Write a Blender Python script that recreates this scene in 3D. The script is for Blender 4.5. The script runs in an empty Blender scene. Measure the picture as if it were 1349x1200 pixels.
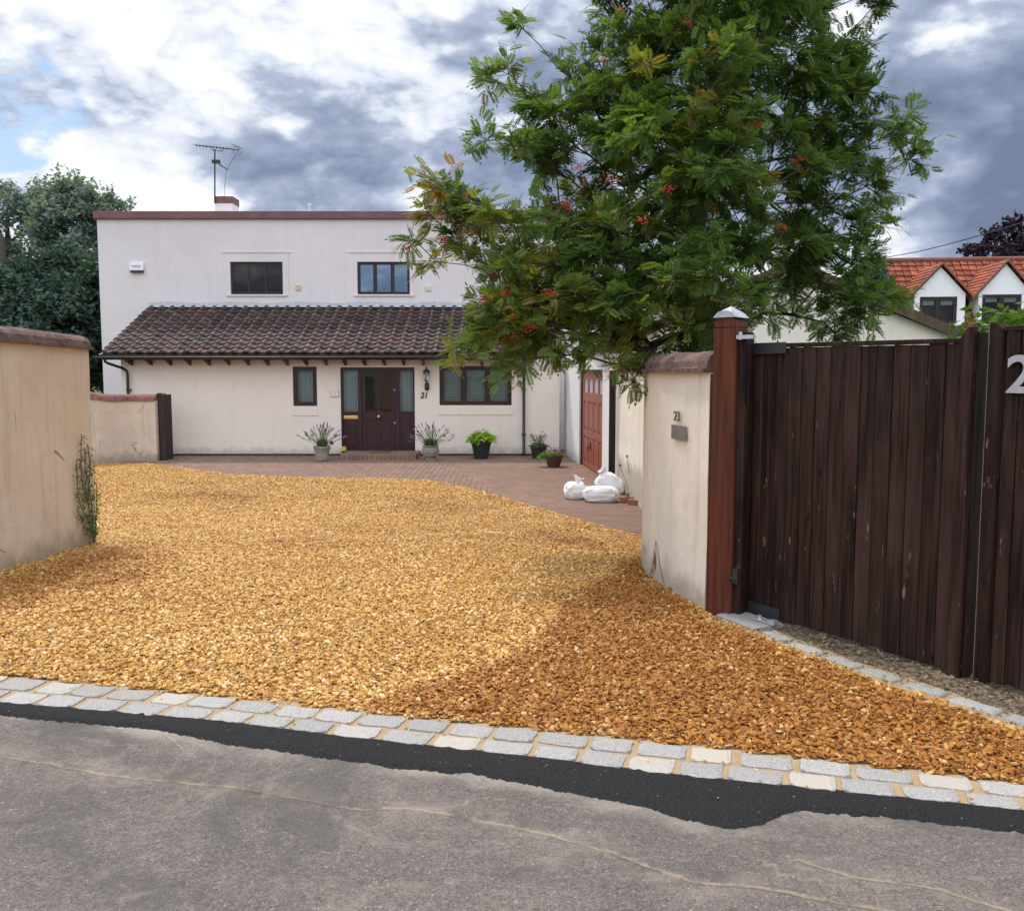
import bpy, math, random
import numpy as np
from mathutils import Vector, Matrix, noise as mnoise

R = math.radians
rnd = random.Random(7)
C = bpy.context.scene.collection
scene = bpy.context.scene

# ---------------------------------------------------------------- camera
F = 1200.0; CAMZ = 1.65; PITCH = math.atan(110.0 / F)
cam = bpy.data.cameras.new('camera'); cam.sensor_width = 36; cam.sensor_fit = 'HORIZONTAL'
cam.lens = 36 * F / 1349.0; cam.clip_start = 0.05; cam.clip_end = 2000
camo = bpy.data.objects.new('camera', cam); C.objects.link(camo)
camo.location = (0, 0, CAMZ); camo.rotation_euler = (math.pi / 2 - PITCH, 0, 0)
scene.camera = camo

# ---------------------------------------------------------------- light
SUN_EL, SUN_AZ = R(58), R(-35)          # azimuth measured from +Y towards +X
SUN_STRENGTH = 2.6
EXPOSURE = 0.15
scene.view_settings.view_transform = 'Standard'; scene.view_settings.look = 'None'
scene.view_settings.exposure = EXPOSURE; scene.view_settings.gamma = 1
scene.render.film_transparent = False
scene.cycles.max_bounces = 6; scene.cycles.transparent_max_bounces = 12
sl = bpy.data.lights.new('sun', 'SUN'); sl.energy = SUN_STRENGTH; sl.angle = R(7); sl.color = (1, .93, .82)
so = bpy.data.objects.new('sun', sl); C.objects.link(so)
sd = Vector((math.sin(SUN_AZ) * math.cos(SUN_EL), math.cos(SUN_AZ) * math.cos(SUN_EL), math.sin(SUN_EL)))
so.rotation_euler = sd.to_track_quat('Z', 'Y').to_euler()

def pixdir(px, py):
    u = (px - 674.5) / F; v = (600 - py) / F
    cp, sp = math.cos(PITCH), math.sin(PITCH)
    return Vector((u, cp + v * sp, -sp + v * cp))

class NT:
    """small helper round a node tree"""
    def __init__(s, tree):
        s.t = tree; s.n = tree.nodes; s.l = tree.links; s.n.clear()
    def node(s, typ, **kw):
        nd = s.n.new(typ)
        for k, v in kw.items():
            if k == 'inp':
                for kk, vv in v.items():
                    if isinstance(vv, bpy.types.NodeSocket): s.l.new(vv, nd.inputs[kk])
                    else: nd.inputs[kk].default_value = vv
            else: setattr(nd, k, v)
        return nd
    def math(s, op, a, b=0.0, c=None, clamp=False):
        nd = s.n.new('ShaderNodeMath'); nd.operation = op; nd.use_clamp = clamp
        for i, v in enumerate((a, b, c)):
            if v is None: continue
            if isinstance(v, bpy.types.NodeSocket): s.l.new(v, nd.inputs[i])
            else: nd.inputs[i].default_value = v
        return nd.outputs[0]
    def mix(s, f, a, b, blend='MIX'):
        nd = s.n.new('ShaderNodeMix'); nd.data_type = 'RGBA'; nd.blend_type = blend
        for i, v in ((0, f), (6, a), (7, b)):
            if isinstance(v, bpy.types.NodeSocket): s.l.new(v, nd.inputs[i])
            elif i == 0: nd.inputs[i].default_value = v
            else: nd.inputs[i].default_value = (*v[:3], 1)
        return nd.outputs[2]
    def ramp(s, f, lo, hi):
        nd = s.n.new('ShaderNodeMapRange'); nd.clamp = True; nd.interpolation_type = 'SMOOTHSTEP'
        s.l.new(f, nd.inputs[0]); nd.inputs[1].default_value = lo; nd.inputs[2].default_value = hi
        return nd.outputs[0]
    def noise(s, vec, scale, detail=4, rough=.55, dist=0):
        nd = s.n.new('ShaderNodeTexNoise'); nd.inputs['Scale'].default_value = scale
        nd.inputs['Detail'].default_value = detail; nd.inputs['Roughness'].default_value = rough
        nd.inputs['Distortion'].default_value = dist
        if vec is not None: s.l.new(vec, nd.inputs['Vector'])
        return nd.outputs[0]
    def mapping(s, vec, scale=(1, 1, 1), rot=(0, 0, 0), loc=(0, 0, 0)):
        nd = s.n.new('ShaderNodeMapping'); s.l.new(vec, nd.inputs[0])
        nd.inputs[1].default_value = loc; nd.inputs[2].default_value = rot; nd.inputs[3].default_value = scale
        return nd.outputs[0]

# ---------------------------------------------------------------- world: Nishita sky behind broken cumulus
world = bpy.data.worlds.new('World'); scene.world = world; world.use_nodes = True
w = NT(world.node_tree)
tc = w.node('ShaderNodeTexCoord')
sky = w.node('ShaderNodeTexSky', sky_type='NISHITA', sun_disc=False, sun_elevation=SUN_EL, sun_rotation=SUN_AZ)
D = tc.outputs['Generated']
sep = w.node('ShaderNodeSeparateXYZ', inp={0: D})
zz = w.math('MAXIMUM', w.math('ADD', sep.outputs[2], 0.22), 0.05)
px_ = w.math('DIVIDE', sep.outputs[0], zz); py_ = w.math('DIVIDE', sep.outputs[1], zz)
cv = w.node('ShaderNodeCombineXYZ', inp={0: px_, 1: py_, 2: w.math('MULTIPLY', sep.outputs[2], 1.2)}).outputs[0]
cv = w.mapping(cv, loc=(3.1, 1.7, 0.4))
n_big = w.noise(cv, 1.1, 3, .5, .2)
dv = w.mapping(D, (1, 1, 1.9), loc=(1.3, .2, .9))
n_mid = w.noise(dv, 5.2, 9, .55, .15)
n_fine = w.noise(dv, 17, 7, .6, 0)
def fold(scale, detail): return w.math('ABSOLUTE', w.math('MULTIPLY_ADD', w.noise(dv, scale, detail, .5, .2), 2.0, -1.0))
bil = w.math('ADD', w.math('MULTIPLY', w.math('SUBTRACT', fold(7.0, 3), .16), .42), w.math('MULTIPLY', w.math('SUBTRACT', fold(17.0, 4), .16), .22))
def blob(px, py, inner, outer):
    d = pixdir(px, py).normalized()
    dot = w.node('ShaderNodeVectorMath', operation='DOT_PRODUCT', inp={0: D, 1: tuple(d)}).outputs['Value']
    return w.ramp(dot, math.cos(R(outer)), math.cos(R(inner)))
dens = w.math('ADD', w.math('MULTIPLY', n_big, .32), w.math('ADD', w.math('MULTIPLY', n_mid, .44), w.math('MULTIPLY', n_fine, .24)))
# bright cumulus to the upper left, heavy grey bank ahead and to the right, pale band by the right horizon
bright = w.math('MULTIPLY', blob(330, 80, 2, 19), .135)
bright = w.math('ADD', bright, w.math('MULTIPLY', blob(40, 230, 1, 15), .07))
bright = w.math('ADD', bright, w.math('MULTIPLY', blob(1180, 330, 1, 8), .10))
bright = w.math('ADD', bright, w.math('MULTIPLY', blob(560, 190, 1, 8), -.09))
bright = w.math('ADD', bright, w.math('MULTIPLY', blob(60, 60, 1, 7), -.05))
bright = w.math('ADD', bright, w.math('MULTIPLY', blob(400, 245, 1, 6), -.08))
bright = w.math('ADD', bright, w.math('MULTIPLY', blob(1240, 240, 2, 10), -.12))
bright = w.math('ADD', bright, w.math('MULTIPLY', blob(1200, 60, 2, 9), .06))
val = w.math('ADD', w.math('ADD', w.math('MULTIPLY_ADD', dens, 1.45, -.225), bil), bright)
ramp = w.node('ShaderNodeValToRGB', inp={0: val})
cr = ramp.color_ramp; cr.interpolation = 'LINEAR'
cr.elements[0].position = .27; cr.elements[0].color = (.165, .21, .32, 1)
cr.elements[1].position = .66; cr.elements[1].color = (.90, .92, .96, 1)
for p, c in ((.38, (.235, .29, .42)), (.46, (.33, .39, .53)), (.52, (.44, .50, .64)), (.585, (.70, .75, .85))):
    e = cr.elements.new(p); e.color = (*c, 1)
# blue gap
gapn = w.math('ADD', w.math('MULTIPLY', blob(0, 140, .1, 5.5), 1.0), w.math('MULTIPLY', w.math('SUBTRACT', w.noise(dv, 14, 7, .6), .5), 3.2))
gap = w.math('MULTIPLY', w.ramp(gapn, .62, 1.15), w.ramp(blob(0, 140, .1, 5.5), .15, .5))
blue = w.node('ShaderNodeMix', data_type='RGBA', inp={0: 0.55})
skb = w.node('ShaderNodeVectorMath', operation='SCALE', inp={0: sky.outputs[0], 'Scale': .12}).outputs[0]
bl = w.mix(.25, skb, (.35, .6, .95))
col = w.mix(gap, ramp.outputs[0], bl)
# clouds out of view behind and overhead: brightness added to fill the shaded walls
back = w.ramp(sep.outputs[1], .30, -.55)
up = w.ramp(sep.outputs[2], .50, .9)
gain = w.math('ADD', 1.0, w.math('ADD', w.math('MULTIPLY', w.math('MULTIPLY', back, w.ramp(sep.outputs[2], .02, .30)), 2.05), w.math('MULTIPLY', up, 1.6)))
col = w.node('ShaderNodeVectorMath', operation='SCALE', inp={0: col, 'Scale': gain}).outputs[0]
col = w.mix(w.math('MAXIMUM', back, up), col, w.mix(1.0, col, (1.06, .99, .89), 'MULTIPLY'))
bgc = w.node('ShaderNodeBackground', inp={0: col, 1: 1.0})
w.node('ShaderNodeOutputWorld', inp={0: bgc.outputs[0]})

# ---------------------------------------------------------------- helpers
def tz(y):
    t = min(1, max(0, (y - 5.5) / 9.5)); return -0.42 * (t * t * (3 - 2 * t))
def P(px, py, Y):
    d = pixdir(px, py); t = Y / d.y
    return Vector((d.x * t, Y, CAMZ + d.z * t))
def G(px, py, dz=0.0):
    d = pixdir(px, py); lo, hi = .5, 60.0
    for _ in range(50):
        m = (lo + hi) / 2
        if CAMZ + d.z * m / d.y > tz(m) + dz: lo = m
        else: hi = m
    Y = (lo + hi) / 2
    return Vector((d.x * Y / d.y, Y, tz(Y) + dz))

ORI = {}
def prop(o, label=None, cat=None, group=None, kind=None):
    if label: o['label'] = label
    if cat: o['category'] = cat
    if group: o['group'] = group
    if kind: o['kind'] = kind
    return o
def thing(name, label, cat, loc=(0, 0, 0), group=None, rz=0):
    o = bpy.data.objects.new(name, None); C.objects.link(o); o.empty_display_size = .2
    o.location = loc; o.rotation_euler = (0, 0, rz); ORI[o.name] = Vector(loc)
    return prop(o, label, cat, group)
def link(name, me, parent=None, mats=None):
    o = bpy.data.objects.new(name, me); C.objects.link(o)
    ms = mats if isinstance(mats, (list, tuple)) else [mats]
    for m in ms:
        if m: me.materials.append(m)
    off = ORI.get(parent.name, Vector((0, 0, 0))) if parent else Vector((0, 0, 0))
    if off.length > 1e-9: me.transform(Matrix.Translation(-off))
    if parent: o.parent = parent; 
    ORI[o.name] = off
    return o
def copy_tree(o, parent=None):
    c = o.copy(); C.objects.link(c); c.parent = parent
    for ch in [x for x in o.children]: copy_tree(ch, c)
    return c

class MB:
    def __init__(s): s.v = []; s.f = []; s.mi = []; s.tone = []; s.T = None; s.m = 0; s.tn = 0.5
    def add(s, vs, fs):
        b = len(s.v)
        for p in vs:
            p = Vector(p)
            if s.T is not None: p = s.T @ p
            s.v.append(tuple(p)); s.tone.append(s.tn)
        for f in fs: s.f.append(tuple(b + i for i in f)); s.mi.append(s.m)
        return s
    def box(s, a, b):
        x0, x1 = sorted((a[0], b[0])); y0, y1 = sorted((a[1], b[1])); z0, z1 = sorted((a[2], b[2]))
        vs = [(x0, y0, z0), (x1, y0, z0), (x1, y1, z0), (x0, y1, z0), (x0, y0, z1), (x1, y0, z1), (x1, y1, z1), (x0, y1, z1)]
        return s.add(vs, [(0, 3, 2, 1), (4, 5, 6, 7), (0, 1, 5, 4), (1, 2, 6, 5), (2, 3, 7, 6), (3, 0, 4, 7)])
    def prism(s, poly, d):          # poly: list of 3d points, extruded by vector d
        n = len(poly); d = Vector(d)
        vs = [Vector(p) for p in poly] + [Vector(p) + d for p in poly]
        fs = [tuple(range(n))[::-1], tuple(range(n, 2 * n))] + [(i, (i + 1) % n, n + (i + 1) % n, n + i) for i in range(n)]
        return s.add(vs, fs)
    def tube(s, pts, r, n=8, caps=True):
        pts = [Vector(p) for p in pts]; rs = r if isinstance(r, (list, tuple)) else [r] * len(pts)
        vs = []; fs = []
        ref = None
        for i, p in enumerate(pts):
            d = (pts[min(i + 1, len(pts) - 1)] - pts[max(i - 1, 0)])
            d = d.normalized() if d.length > 1e-9 else Vector((0, 0, 1))
            if ref is None: ref = Vector((1, 0, 0)) if abs(d.x) < .8 else Vector((0, 1, 0))
            a = d.cross(ref); a.normalize(); b = d.cross(a); ref = -b.cross(d) if False else ref
            for k in range(n):
                t = 2 * math.pi * k / n
                vs.append(p + (a * math.cos(t) + b * math.sin(t)) * rs[i])
        for i in range(len(pts) - 1):
            for k in range(n):
                fs.append((i * n + k, i * n + (k + 1) % n, (i + 1) * n + (k + 1) % n, (i + 1) * n + k))
        if caps: fs.append(tuple(range(n))); fs.append(tuple(range((len(pts) - 1) * n, len(pts) * n))[::-1])
        return s.add(vs, fs)
    def lathe(s, c, prof, n=20):    # prof: (r, z)
        vs = []; fs = []
        for r, z in prof:
            for k in range(n):
                t = 2 * math.pi * k / n; vs.append((c[0] + r * math.cos(t), c[1] + r * math.sin(t), c[2] + z))
        for i in range(len(prof) - 1):
            for k in range(n): fs.append((i * n + k, i * n + (k + 1) % n, (i + 1) * n + (k + 1) % n, (i + 1) * n + k))
        fs.append(tuple(range(n))[::-1]); fs.append(tuple(range((len(prof) - 1) * n, len(prof) * n)))
        return s.add(vs, fs)
    def build(s, name, mat, parent=None, smooth=False, bevel=0, tone=False):
        me = bpy.data.meshes.new(name); me.from_pydata(s.v, [], s.f); me.validate()
        if tone or len(set(s.tone)) > 1:
            a = me.attributes.new('tone', 'FLOAT', 'POINT'); a.data.foreach_set('value', s.tone)
        if len(set(s.mi)) > 1: me.polygons.foreach_set('material_index', s.mi)
        if smooth: me.polygons.foreach_set('use_smooth', [True] * len(me.polygons))
        me.update()
        o = link(name, me, parent, mat)
        if bevel:
            b = o.modifiers.new('b', 'BEVEL'); b.width = bevel; b.segments = 2; b.limit_method = 'ANGLE'; b.angle_limit = R(50)
        return o

def np_mesh(name, verts, faces, mat, parent=None, attrs=None, smooth=False):
    verts = np.asarray(verts, np.float32).reshape(-1, 3); faces = np.asarray(faces, np.int32); k = faces.shape[1]
    me = bpy.data.meshes.new(name); me.vertices.add(len(verts)); me.vertices.foreach_set('co', verts.ravel())
    me.loops.add(faces.size); me.loops.foreach_set('vertex_index', faces.ravel())
    me.polygons.add(len(faces)); me.polygons.foreach_set('loop_start', np.arange(len(faces), dtype=np.int32) * k)
    me.polygons.foreach_set('loop_total', np.full(len(faces), k, np.int32))
    me.update(calc_edges=True)
    for an, av in (attrs or {}).items():
        a = me.attributes.new(an, 'FLOAT', 'POINT'); a.data.foreach_set('value', np.asarray(av, np.float32))
    if smooth: me.polygons.foreach_set('use_smooth', np.ones(len(faces), bool))
    return link(name, me, parent, mat)

# ---------------------------------------------------------------- materials
def new_mat(name):
    m = bpy.data.materials.new(name); m.use_nodes = True; return m, NT(m.node_tree)
def finish(n, col, rough=.8, bump=None, bstr=.3, bdist=.01, spec=.3, metal=0, extra=None):
    inp = {'Roughness': rough, 'Specular IOR Level': spec, 'Metallic': metal}
    inp['Base Color'] = col if isinstance(col, bpy.types.NodeSocket) else (*col[:3], 1)
    if bump is not None:
        inp['Normal'] = n.node('ShaderNodeBump', inp={'Strength': bstr, 'Distance': bdist, 'Height': bump}).outputs[0]
    if extra: inp.update(extra)
    b = n.node('ShaderNodeBsdfPrincipled', inp=inp)
    n.node('ShaderNodeOutputMaterial', inp={0: b.outputs[0]})
    return b
def pos(n): return n.node('ShaderNodeNewGeometry').outputs['Position']
def attr(n, a): return n.node('ShaderNodeAttribute', attribute_name=a).outputs['Fac']

def m_plain(name, col, rough=.6, var=.12, scale=8, bs=.1, spec=.4, metal=0, bscale=40):
    m, n = new_mat(name); p = pos(n)
    v = n.noise(p, scale, 5)
    c = n.mix(v, tuple(x * (1 - var * 1.6) for x in col), tuple(min(1, x * (1 + var * 1.6)) for x in col))
    finish(n, c, rough, n.noise(p, bscale, 4), bs, .01, spec, metal); return m

def m_render(name, base, dark, stain, streak=.5, low=None, crack=False, bstr=.35):
    """painted render on a wall: mottled, rain streaked, dirty at the foot (low = height the dirt starts at)"""
    m, n = new_mat(name); p = pos(n)
    big = n.noise(p, .9, 5, .6, .4); mid = n.noise(p, 5, 6, .6)
    c = n.mix(n.ramp(big, .35, .7), base, dark)
    c = n.mix(n.math('MULTIPLY', n.ramp(n.noise(p, 2.6, 7, .7, .6), .45, .68), streak), c, tuple(x * .75 + y * .25 for x, y in zip(dark, stain)))
    st = n.noise(n.mapping(p, (7, 7, .55)), 1.0, 5, .65)
    c = n.mix(n.math('MULTIPLY', n.ramp(st, .5, .78), streak), c, stain)
    c = n.mix(n.math('MULTIPLY', n.ramp(mid, .55, .75), streak * .5), c, stain)
    if low is not None:
        z = n.node('ShaderNodeSeparateXYZ', inp={0: p}).outputs[2]
        zz = n.math('ADD', z, n.math('MULTIPLY', n.math('SUBTRACT', n.noise(p, 6, 5), .5), .35))
        f = n.math('SUBTRACT', 1.0, n.ramp(zz, low, low + .28))
        c = n.mix(n.math('MULTIPLY', f, .6), c, tuple(x * .5 for x in stain))
    h = n.noise(p, 60, 6, .6)
    h = n.math('ADD', n.math('MULTIPLY', h, .5), n.math('MULTIPLY', n.noise(p, 4, 4), 2.0))
    if crack:
        vz = n.node('ShaderNodeTexVoronoi', feature='DISTANCE_TO_EDGE', inp={'Scale': 1.1, 0: n.node('ShaderNodeVectorMath', operation='ADD', inp={0: p, 1: n.node('ShaderNodeTexNoise', inp={'Scale': 3.0}).outputs[1]}).outputs[0]}).outputs[0]
        ck = n.math('SUBTRACT', 1.0, n.ramp(vz, .002, .010))
        ck = n.math('MULTIPLY', ck, n.ramp(n.noise(p, 1.4, 2), .53, .59))
        c = n.mix(n.math('MULTIPLY', ck, .7), c, tuple(x * .35 for x in stain))
        h = n.math('SUBTRACT', h, ck)
        chip = n.ramp(n.noise(p, 9, 3, .5), .74, .76)
        c = n.mix(n.math('MULTIPLY', chip, .6), c, tuple(x * .55 for x in stain))
    finish(n, c, .85, h, bstr, .012, .2); return m

def m_wood(name, a, b, grain=1.0, rough=.6, worn=None, wamt=.5, horiz=False):
    m, n = new_mat(name); p = pos(n); t = attr(n, 'tone')
    off = n.node('ShaderNodeVectorMath', operation='ADD', inp={0: p, 1: n.node('ShaderNodeCombineXYZ', inp={0: n.math('MULTIPLY', t, 9), 2: n.math('MULTIPLY', t, 31)}).outputs[0]}).outputs[0]
    sc = (3, 30, 30) if horiz else (30, 30, 1.6)
    g = n.noise(n.mapping(off, sc), 1.0 * grain, 6, .6, .4)
    c = n.mix(n.ramp(g, .3, .7), a, b)
    c = n.mix(1.0, c, n.node('ShaderNodeCombineXYZ', inp={0: n.math('ADD', .7, n.math('MULTIPLY', t, .6)), 1: n.math('ADD', .7, n.math('MULTIPLY', t, .6)), 2: n.math('ADD', .7, n.math('MULTIPLY', t, .6))}).outputs[0], 'MULTIPLY')
    kn = n.node('ShaderNodeTexVoronoi', inp={'Scale': 1.0, 0: n.mapping(off, (5, 5, 2.6))}).outputs[0]
    c = n.mix(n.math('MULTIPLY', n.math('SUBTRACT', 1.0, n.ramp(kn, .05, .11)), .6), c, tuple(x * .4 for x in a))
    if worn:
        wn = n.noise(n.mapping(off, (22, 22, 5)), 1.0, 6, .7)
        c = n.mix(n.math('MULTIPLY', n.ramp(wn, .63, .72), wamt), c, worn)
        w2 = n.noise(n.mapping(off, (1.2, 1.2, .8)), 1.0, 4, .6)
        c = n.mix(n.math('MULTIPLY', n.ramp(w2, .45, .7), wamt * .35), c, tuple(x * .35 for x in worn))
    finish(n, c, rough, g, .35, .006, .16); return m

M = {}
M['upper'] = m_render('render_upper', (.69, .655, .65), (.65, .615, .605), (.50, .46, .43), .26)
M['lower'] = m_render('render_lower', (.77, .70, .61), (.73, .66, .575), (.54, .47, .40), .20, low=tz(22) + .0)  # warm gravel bounce painted in; the upper render carries the lilac sky tint
M['leftwall'] = m_render('render_left_wall', (.71, .585, .43), (.62, .495, .35), (.42, .33, .225), .48, low=-.1, crack=True, bstr=.6)
M['smallwall'] = m_render('render_small_wall', (.64, .54, .42), (.56, .47, .36), (.36, .30, .22), .7, low=-.4, crack=True, bstr=.5)
M['rightwall'] = m_render('render_right_wall', (.85, .78, .645), (.78, .71, .58), (.50, .42, .29), .45, low=.0, crack=False, bstr=.5)
M['white'] = m_render('white_render', (.80, .78, .76), (.76, .74, .72), (.55, .50, .45), .25, low=tz(20))
M['cream'] = m_render('cream_render', (.80, .75, .64), (.76, .71, .60), (.6, .54, .44), .3)
M['coping'] = m_plain('coping_weathered', (.15, .085, .07), .85, .3, 9, .4)
M['parapet'] = m_plain('parapet_capping', (.17, .085, .085), .7, .3, 3, .2)
M['black'] = m_plain('black_plastic', (.02, .021, .024), .35, .1, 8, .02)
M['frame'] = m_plain('dark_brown_frame', (.028, .016, .016), .35, .15, 8, .03)
M['door'] = m_plain('aubergine_door_paint', (.036, .016, .02), .3, .15, 4, .03)
M['brass'] = m_plain('brass', (.75, .55, .2), .3, .1, 20, .05, metal=.8)
M['steel'] = m_plain('galvanised_metal', (.55, .56, .58), .45, .15, 20, .1, metal=.7)
M['lead'] = m_plain('lead_flashing', (.42, .43, .46), .7, .25, 12, .2, metal=.0)
M['iron'] = m_plain('black_iron', (.03, .03, .032), .5, .2, 20, .1)
M['whiteplastic'] = m_plain('white_plastic', (.75, .75, .76), .4, .05, 6, .02)
M['curtain'] = m_plain('net_curtain', (.70, .74, .78), .9, .06, 6, .02)
M['blind'] = m_plain('blind_slats', (.72, .74, .72), .6, .05, 6, .02)
M['inside'] = m_plain('dark_room', (.05, .045, .04), .9)
M['stonepot'] = m_plain('stone_pot', (.26, .235, .20), .9, .35, 14, .5)
M['greenpot'] = m_plain('dark_green_pot', (.02, .035, .035), .4, .2, 8, .05)
M['blackpot'] = m_plain('black_pot', (.025, .024, .026), .5, .2, 8, .05)
M['brownpot'] = m_plain('brown_glazed_pot', (.11, .05, .035), .4, .3, 8, .1)
M['soil'] = m_plain('potting_soil', (.04, .028, .02), .95, .4, 30, .6)
M['plaque'] = m_plain('stone_plaque', (.42, .38, .35), .7, .2, 12, .2)
M['greyplaque'] = m_plain('grey_metal_plaque', (.22, .20, .18), .45, .2, 12, .1, metal=.3)
M['wire'] = m_plain('black_cable', (.02, .02, .022), .6)
M['sack'] = m_plain('white_woven_sack', (.83, .83, .84), .55, .06, 5, .3, bscale=25)
M['brickred'] = m_plain('loose_brick', (.30, .13, .075), .9, .35, 14, .4)
M['yellow'] = m_plain('yellow_plastic', (.6, .42, .06), .5)
M['garage'] = m_plain('brown_garage_paint', (.30, .085, .048), .38, .12, 3, .05)
M['garagedark'] = m_plain('garage_groove', (.09, .03, .022), .6)
M['glassfrost'] = m_plain('frosted_pane', (.42, .40, .46), .25, .1, 3, .02)
M['gate'] = m_wood('dark_gate_boards', (.008, .005, .0045), (.056, .028, .021), 1, .6, (.30, .19, .14), .8)
M['gatepost'] = m_wood('red_brown_post', (.095, .030, .017), (.19, .058, .028), 1, .65, (.13, .085, .065), .7)
M['postdark'] = m_wood('dark_side_gate', (.025, .02, .018), (.055, .04, .034), 1, .7)
M['orangewhite'] = m_render('dormer_render', (.86, .86, .88), (.82, .82, .84), (.7, .7, .72), .15)
M['bark'] = m_plain('bark', (.085, .07, .06), .9, .35, 14, .6)
M['barkpale'] = m_plain('pale_twig', (.30, .27, .22), .9, .3, 14, .4)
M['berry'] = m_plain('red_berries', (.42, .03, .02), .35, .3, 20, .02)
M['purple'] = m_plain('lavender_flower', (.15, .11, .15), .8, .3, 30, .1)
M['pinkflower'] = m_plain('mauve_petals', (.42, .12, .38), .7, .3, 30, .1)
M['stem'] = m_plain('green_stem', (.13, .16, .07), .8, .3, 20, .1)
M['drystem'] = m_plain('dry_stem', (.16, .11, .07), .8, .3, 20, .1)

def m_glass(name, tint=(.75, .8, .8), base_ref=.05, bump=.02, refl=(1, 1, 1)):
    m, n = new_mat(name)
    p = pos(n)
    bmp = n.node('ShaderNodeBump', inp={'Strength': bump, 'Distance': .02, 'Height': n.noise(p, 1.6, 1)}).outputs[0]
    fr = n.node('ShaderNodeFresnel', inp={'IOR': 1.5}).outputs[0]
    fr = n.math('ADD', fr, base_ref, clamp=True)
    t = n.node('ShaderNodeBsdfTransparent', inp={0: (*tint, 1)})
    g = n.node('ShaderNodeBsdfGlossy', inp={0: (*refl, 1), 'Roughness': .015, 'Normal': bmp})
    mx = n.node('ShaderNodeMixShader', inp={0: fr, 1: t.outputs[0], 2: g.outputs[0]})
    n.node('ShaderNodeOutputMaterial', inp={0: mx.outputs[0]}); return m
M['glass'] = m_glass('window_glass', base_ref=.0)
M['glassblue'] = m_glass('sky_tinted_window_glass', (.45, .5, .55), .26, .06, (.55, .74, 1))  # blue sky reflection painted in as a tinted, stronger mirror
M['glassdoor'] = m_glass('door_glass', (.5, .5, .5), .0, .04)

def m_leaf(name, dark, light, warm=None, trans=.35, rough=.7):
    m, n = new_mat(name); t = attr(n, 'tone')
    c = n.mix(t, dark, light)
    if warm:
        wv = attr(n, 'warm')
        c = n.mix(n.ramp(wv, .02, .5), c, (.20, .21, .05))
        c = n.mix(n.ramp(wv, .55, .95), c, warm)
    d = n.node('ShaderNodeBsdfPrincipled', inp={'Base Color': c, 'Roughness': rough, 'Specular IOR Level': .15})
    cc = n.mix(1.0, c, (1.5, 1.6, .6), 'MULTIPLY')
    tr = n.node('ShaderNodeBsdfTranslucent', inp={0: cc})
    mx = n.node('ShaderNodeMixShader', inp={0: trans, 1: d.outputs[0], 2: tr.outputs[0]})
    n.node('ShaderNodeOutputMaterial', inp={0: mx.outputs[0]}); return m
M['rowanleaf'] = m_leaf('rowan_leaves', (.040, .086, .026), (.170, .245, .066), (.30, .14, .05), .42)
M['treeleaf'] = m_leaf('broadleaf_leaves', (.11, .15, .145), (.23, .28, .26), None, .35, .85)  # distance haze painted into these leaves: paler, bluer green
M['conifer'] = m_leaf('conifer_leaves', (.04, .075, .06), (.085, .13, .10), None, .15, .85)
M['purpleleaf'] = m_leaf('purple_leaves', (.016, .010, .018), (.045, .025, .04), None, .15, .8)
M['shrubleaf'] = m_leaf('shrub_leaves', (.06, .13, .02), (.20, .30, .06), None, .35)
M['hostaleaf'] = m_leaf('lime_leaves', (.16, .30, .02), (.42, .55, .05), None, .3)
M['lavleaf'] = m_leaf('lavender_leaves', (.06, .12, .04), (.14, .22, .08), None, .2)
M['ivyleaf'] = m_leaf('climber_leaves', (.045, .10, .028), (.10, .18, .055), None, .2)

# tiles
def m_tile(name, a, b, c3, lichen_glint):
    m, n = new_mat(name); p = pos(n); t = attr(n, 'tone')
    c = n.mix(t, a, b)
    c = n.mix(n.ramp(n.noise(p, 1.2, 4), .45, .65), c, c3)
    c = n.mix(n.math('MULTIPLY', n.ramp(n.noise(p, 16, 5, .75), .585, .68), .7), c, lichen_glint)
    c = n.mix(n.math('MULTIPLY', n.math('MULTIPLY', n.ramp(attr(n, 'crest'), .25, .95), n.ramp(n.noise(p, 7, 5, .75), .38, .60)), .55), c, lichen_glint)  # highlights painted on each tile's crest near its lower lip
    c = n.mix(n.math('MULTIPLY', n.ramp(n.noise(p, 2.7, 4, .7), .5, .7), .5), c, tuple(x * .45 for x in a))
    finish(n, c, .75, n.noise(p, 60, 5), .3, .01, .3); return m
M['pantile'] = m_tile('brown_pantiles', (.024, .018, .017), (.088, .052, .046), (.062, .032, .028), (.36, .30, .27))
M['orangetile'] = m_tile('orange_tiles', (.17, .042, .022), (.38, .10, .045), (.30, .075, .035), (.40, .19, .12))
M['valetile'] = m_tile('small_brown_tiles', (.10, .06, .045), (.19, .11, .08), (.14, .08, .06), (.30, .24, .18))

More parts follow.
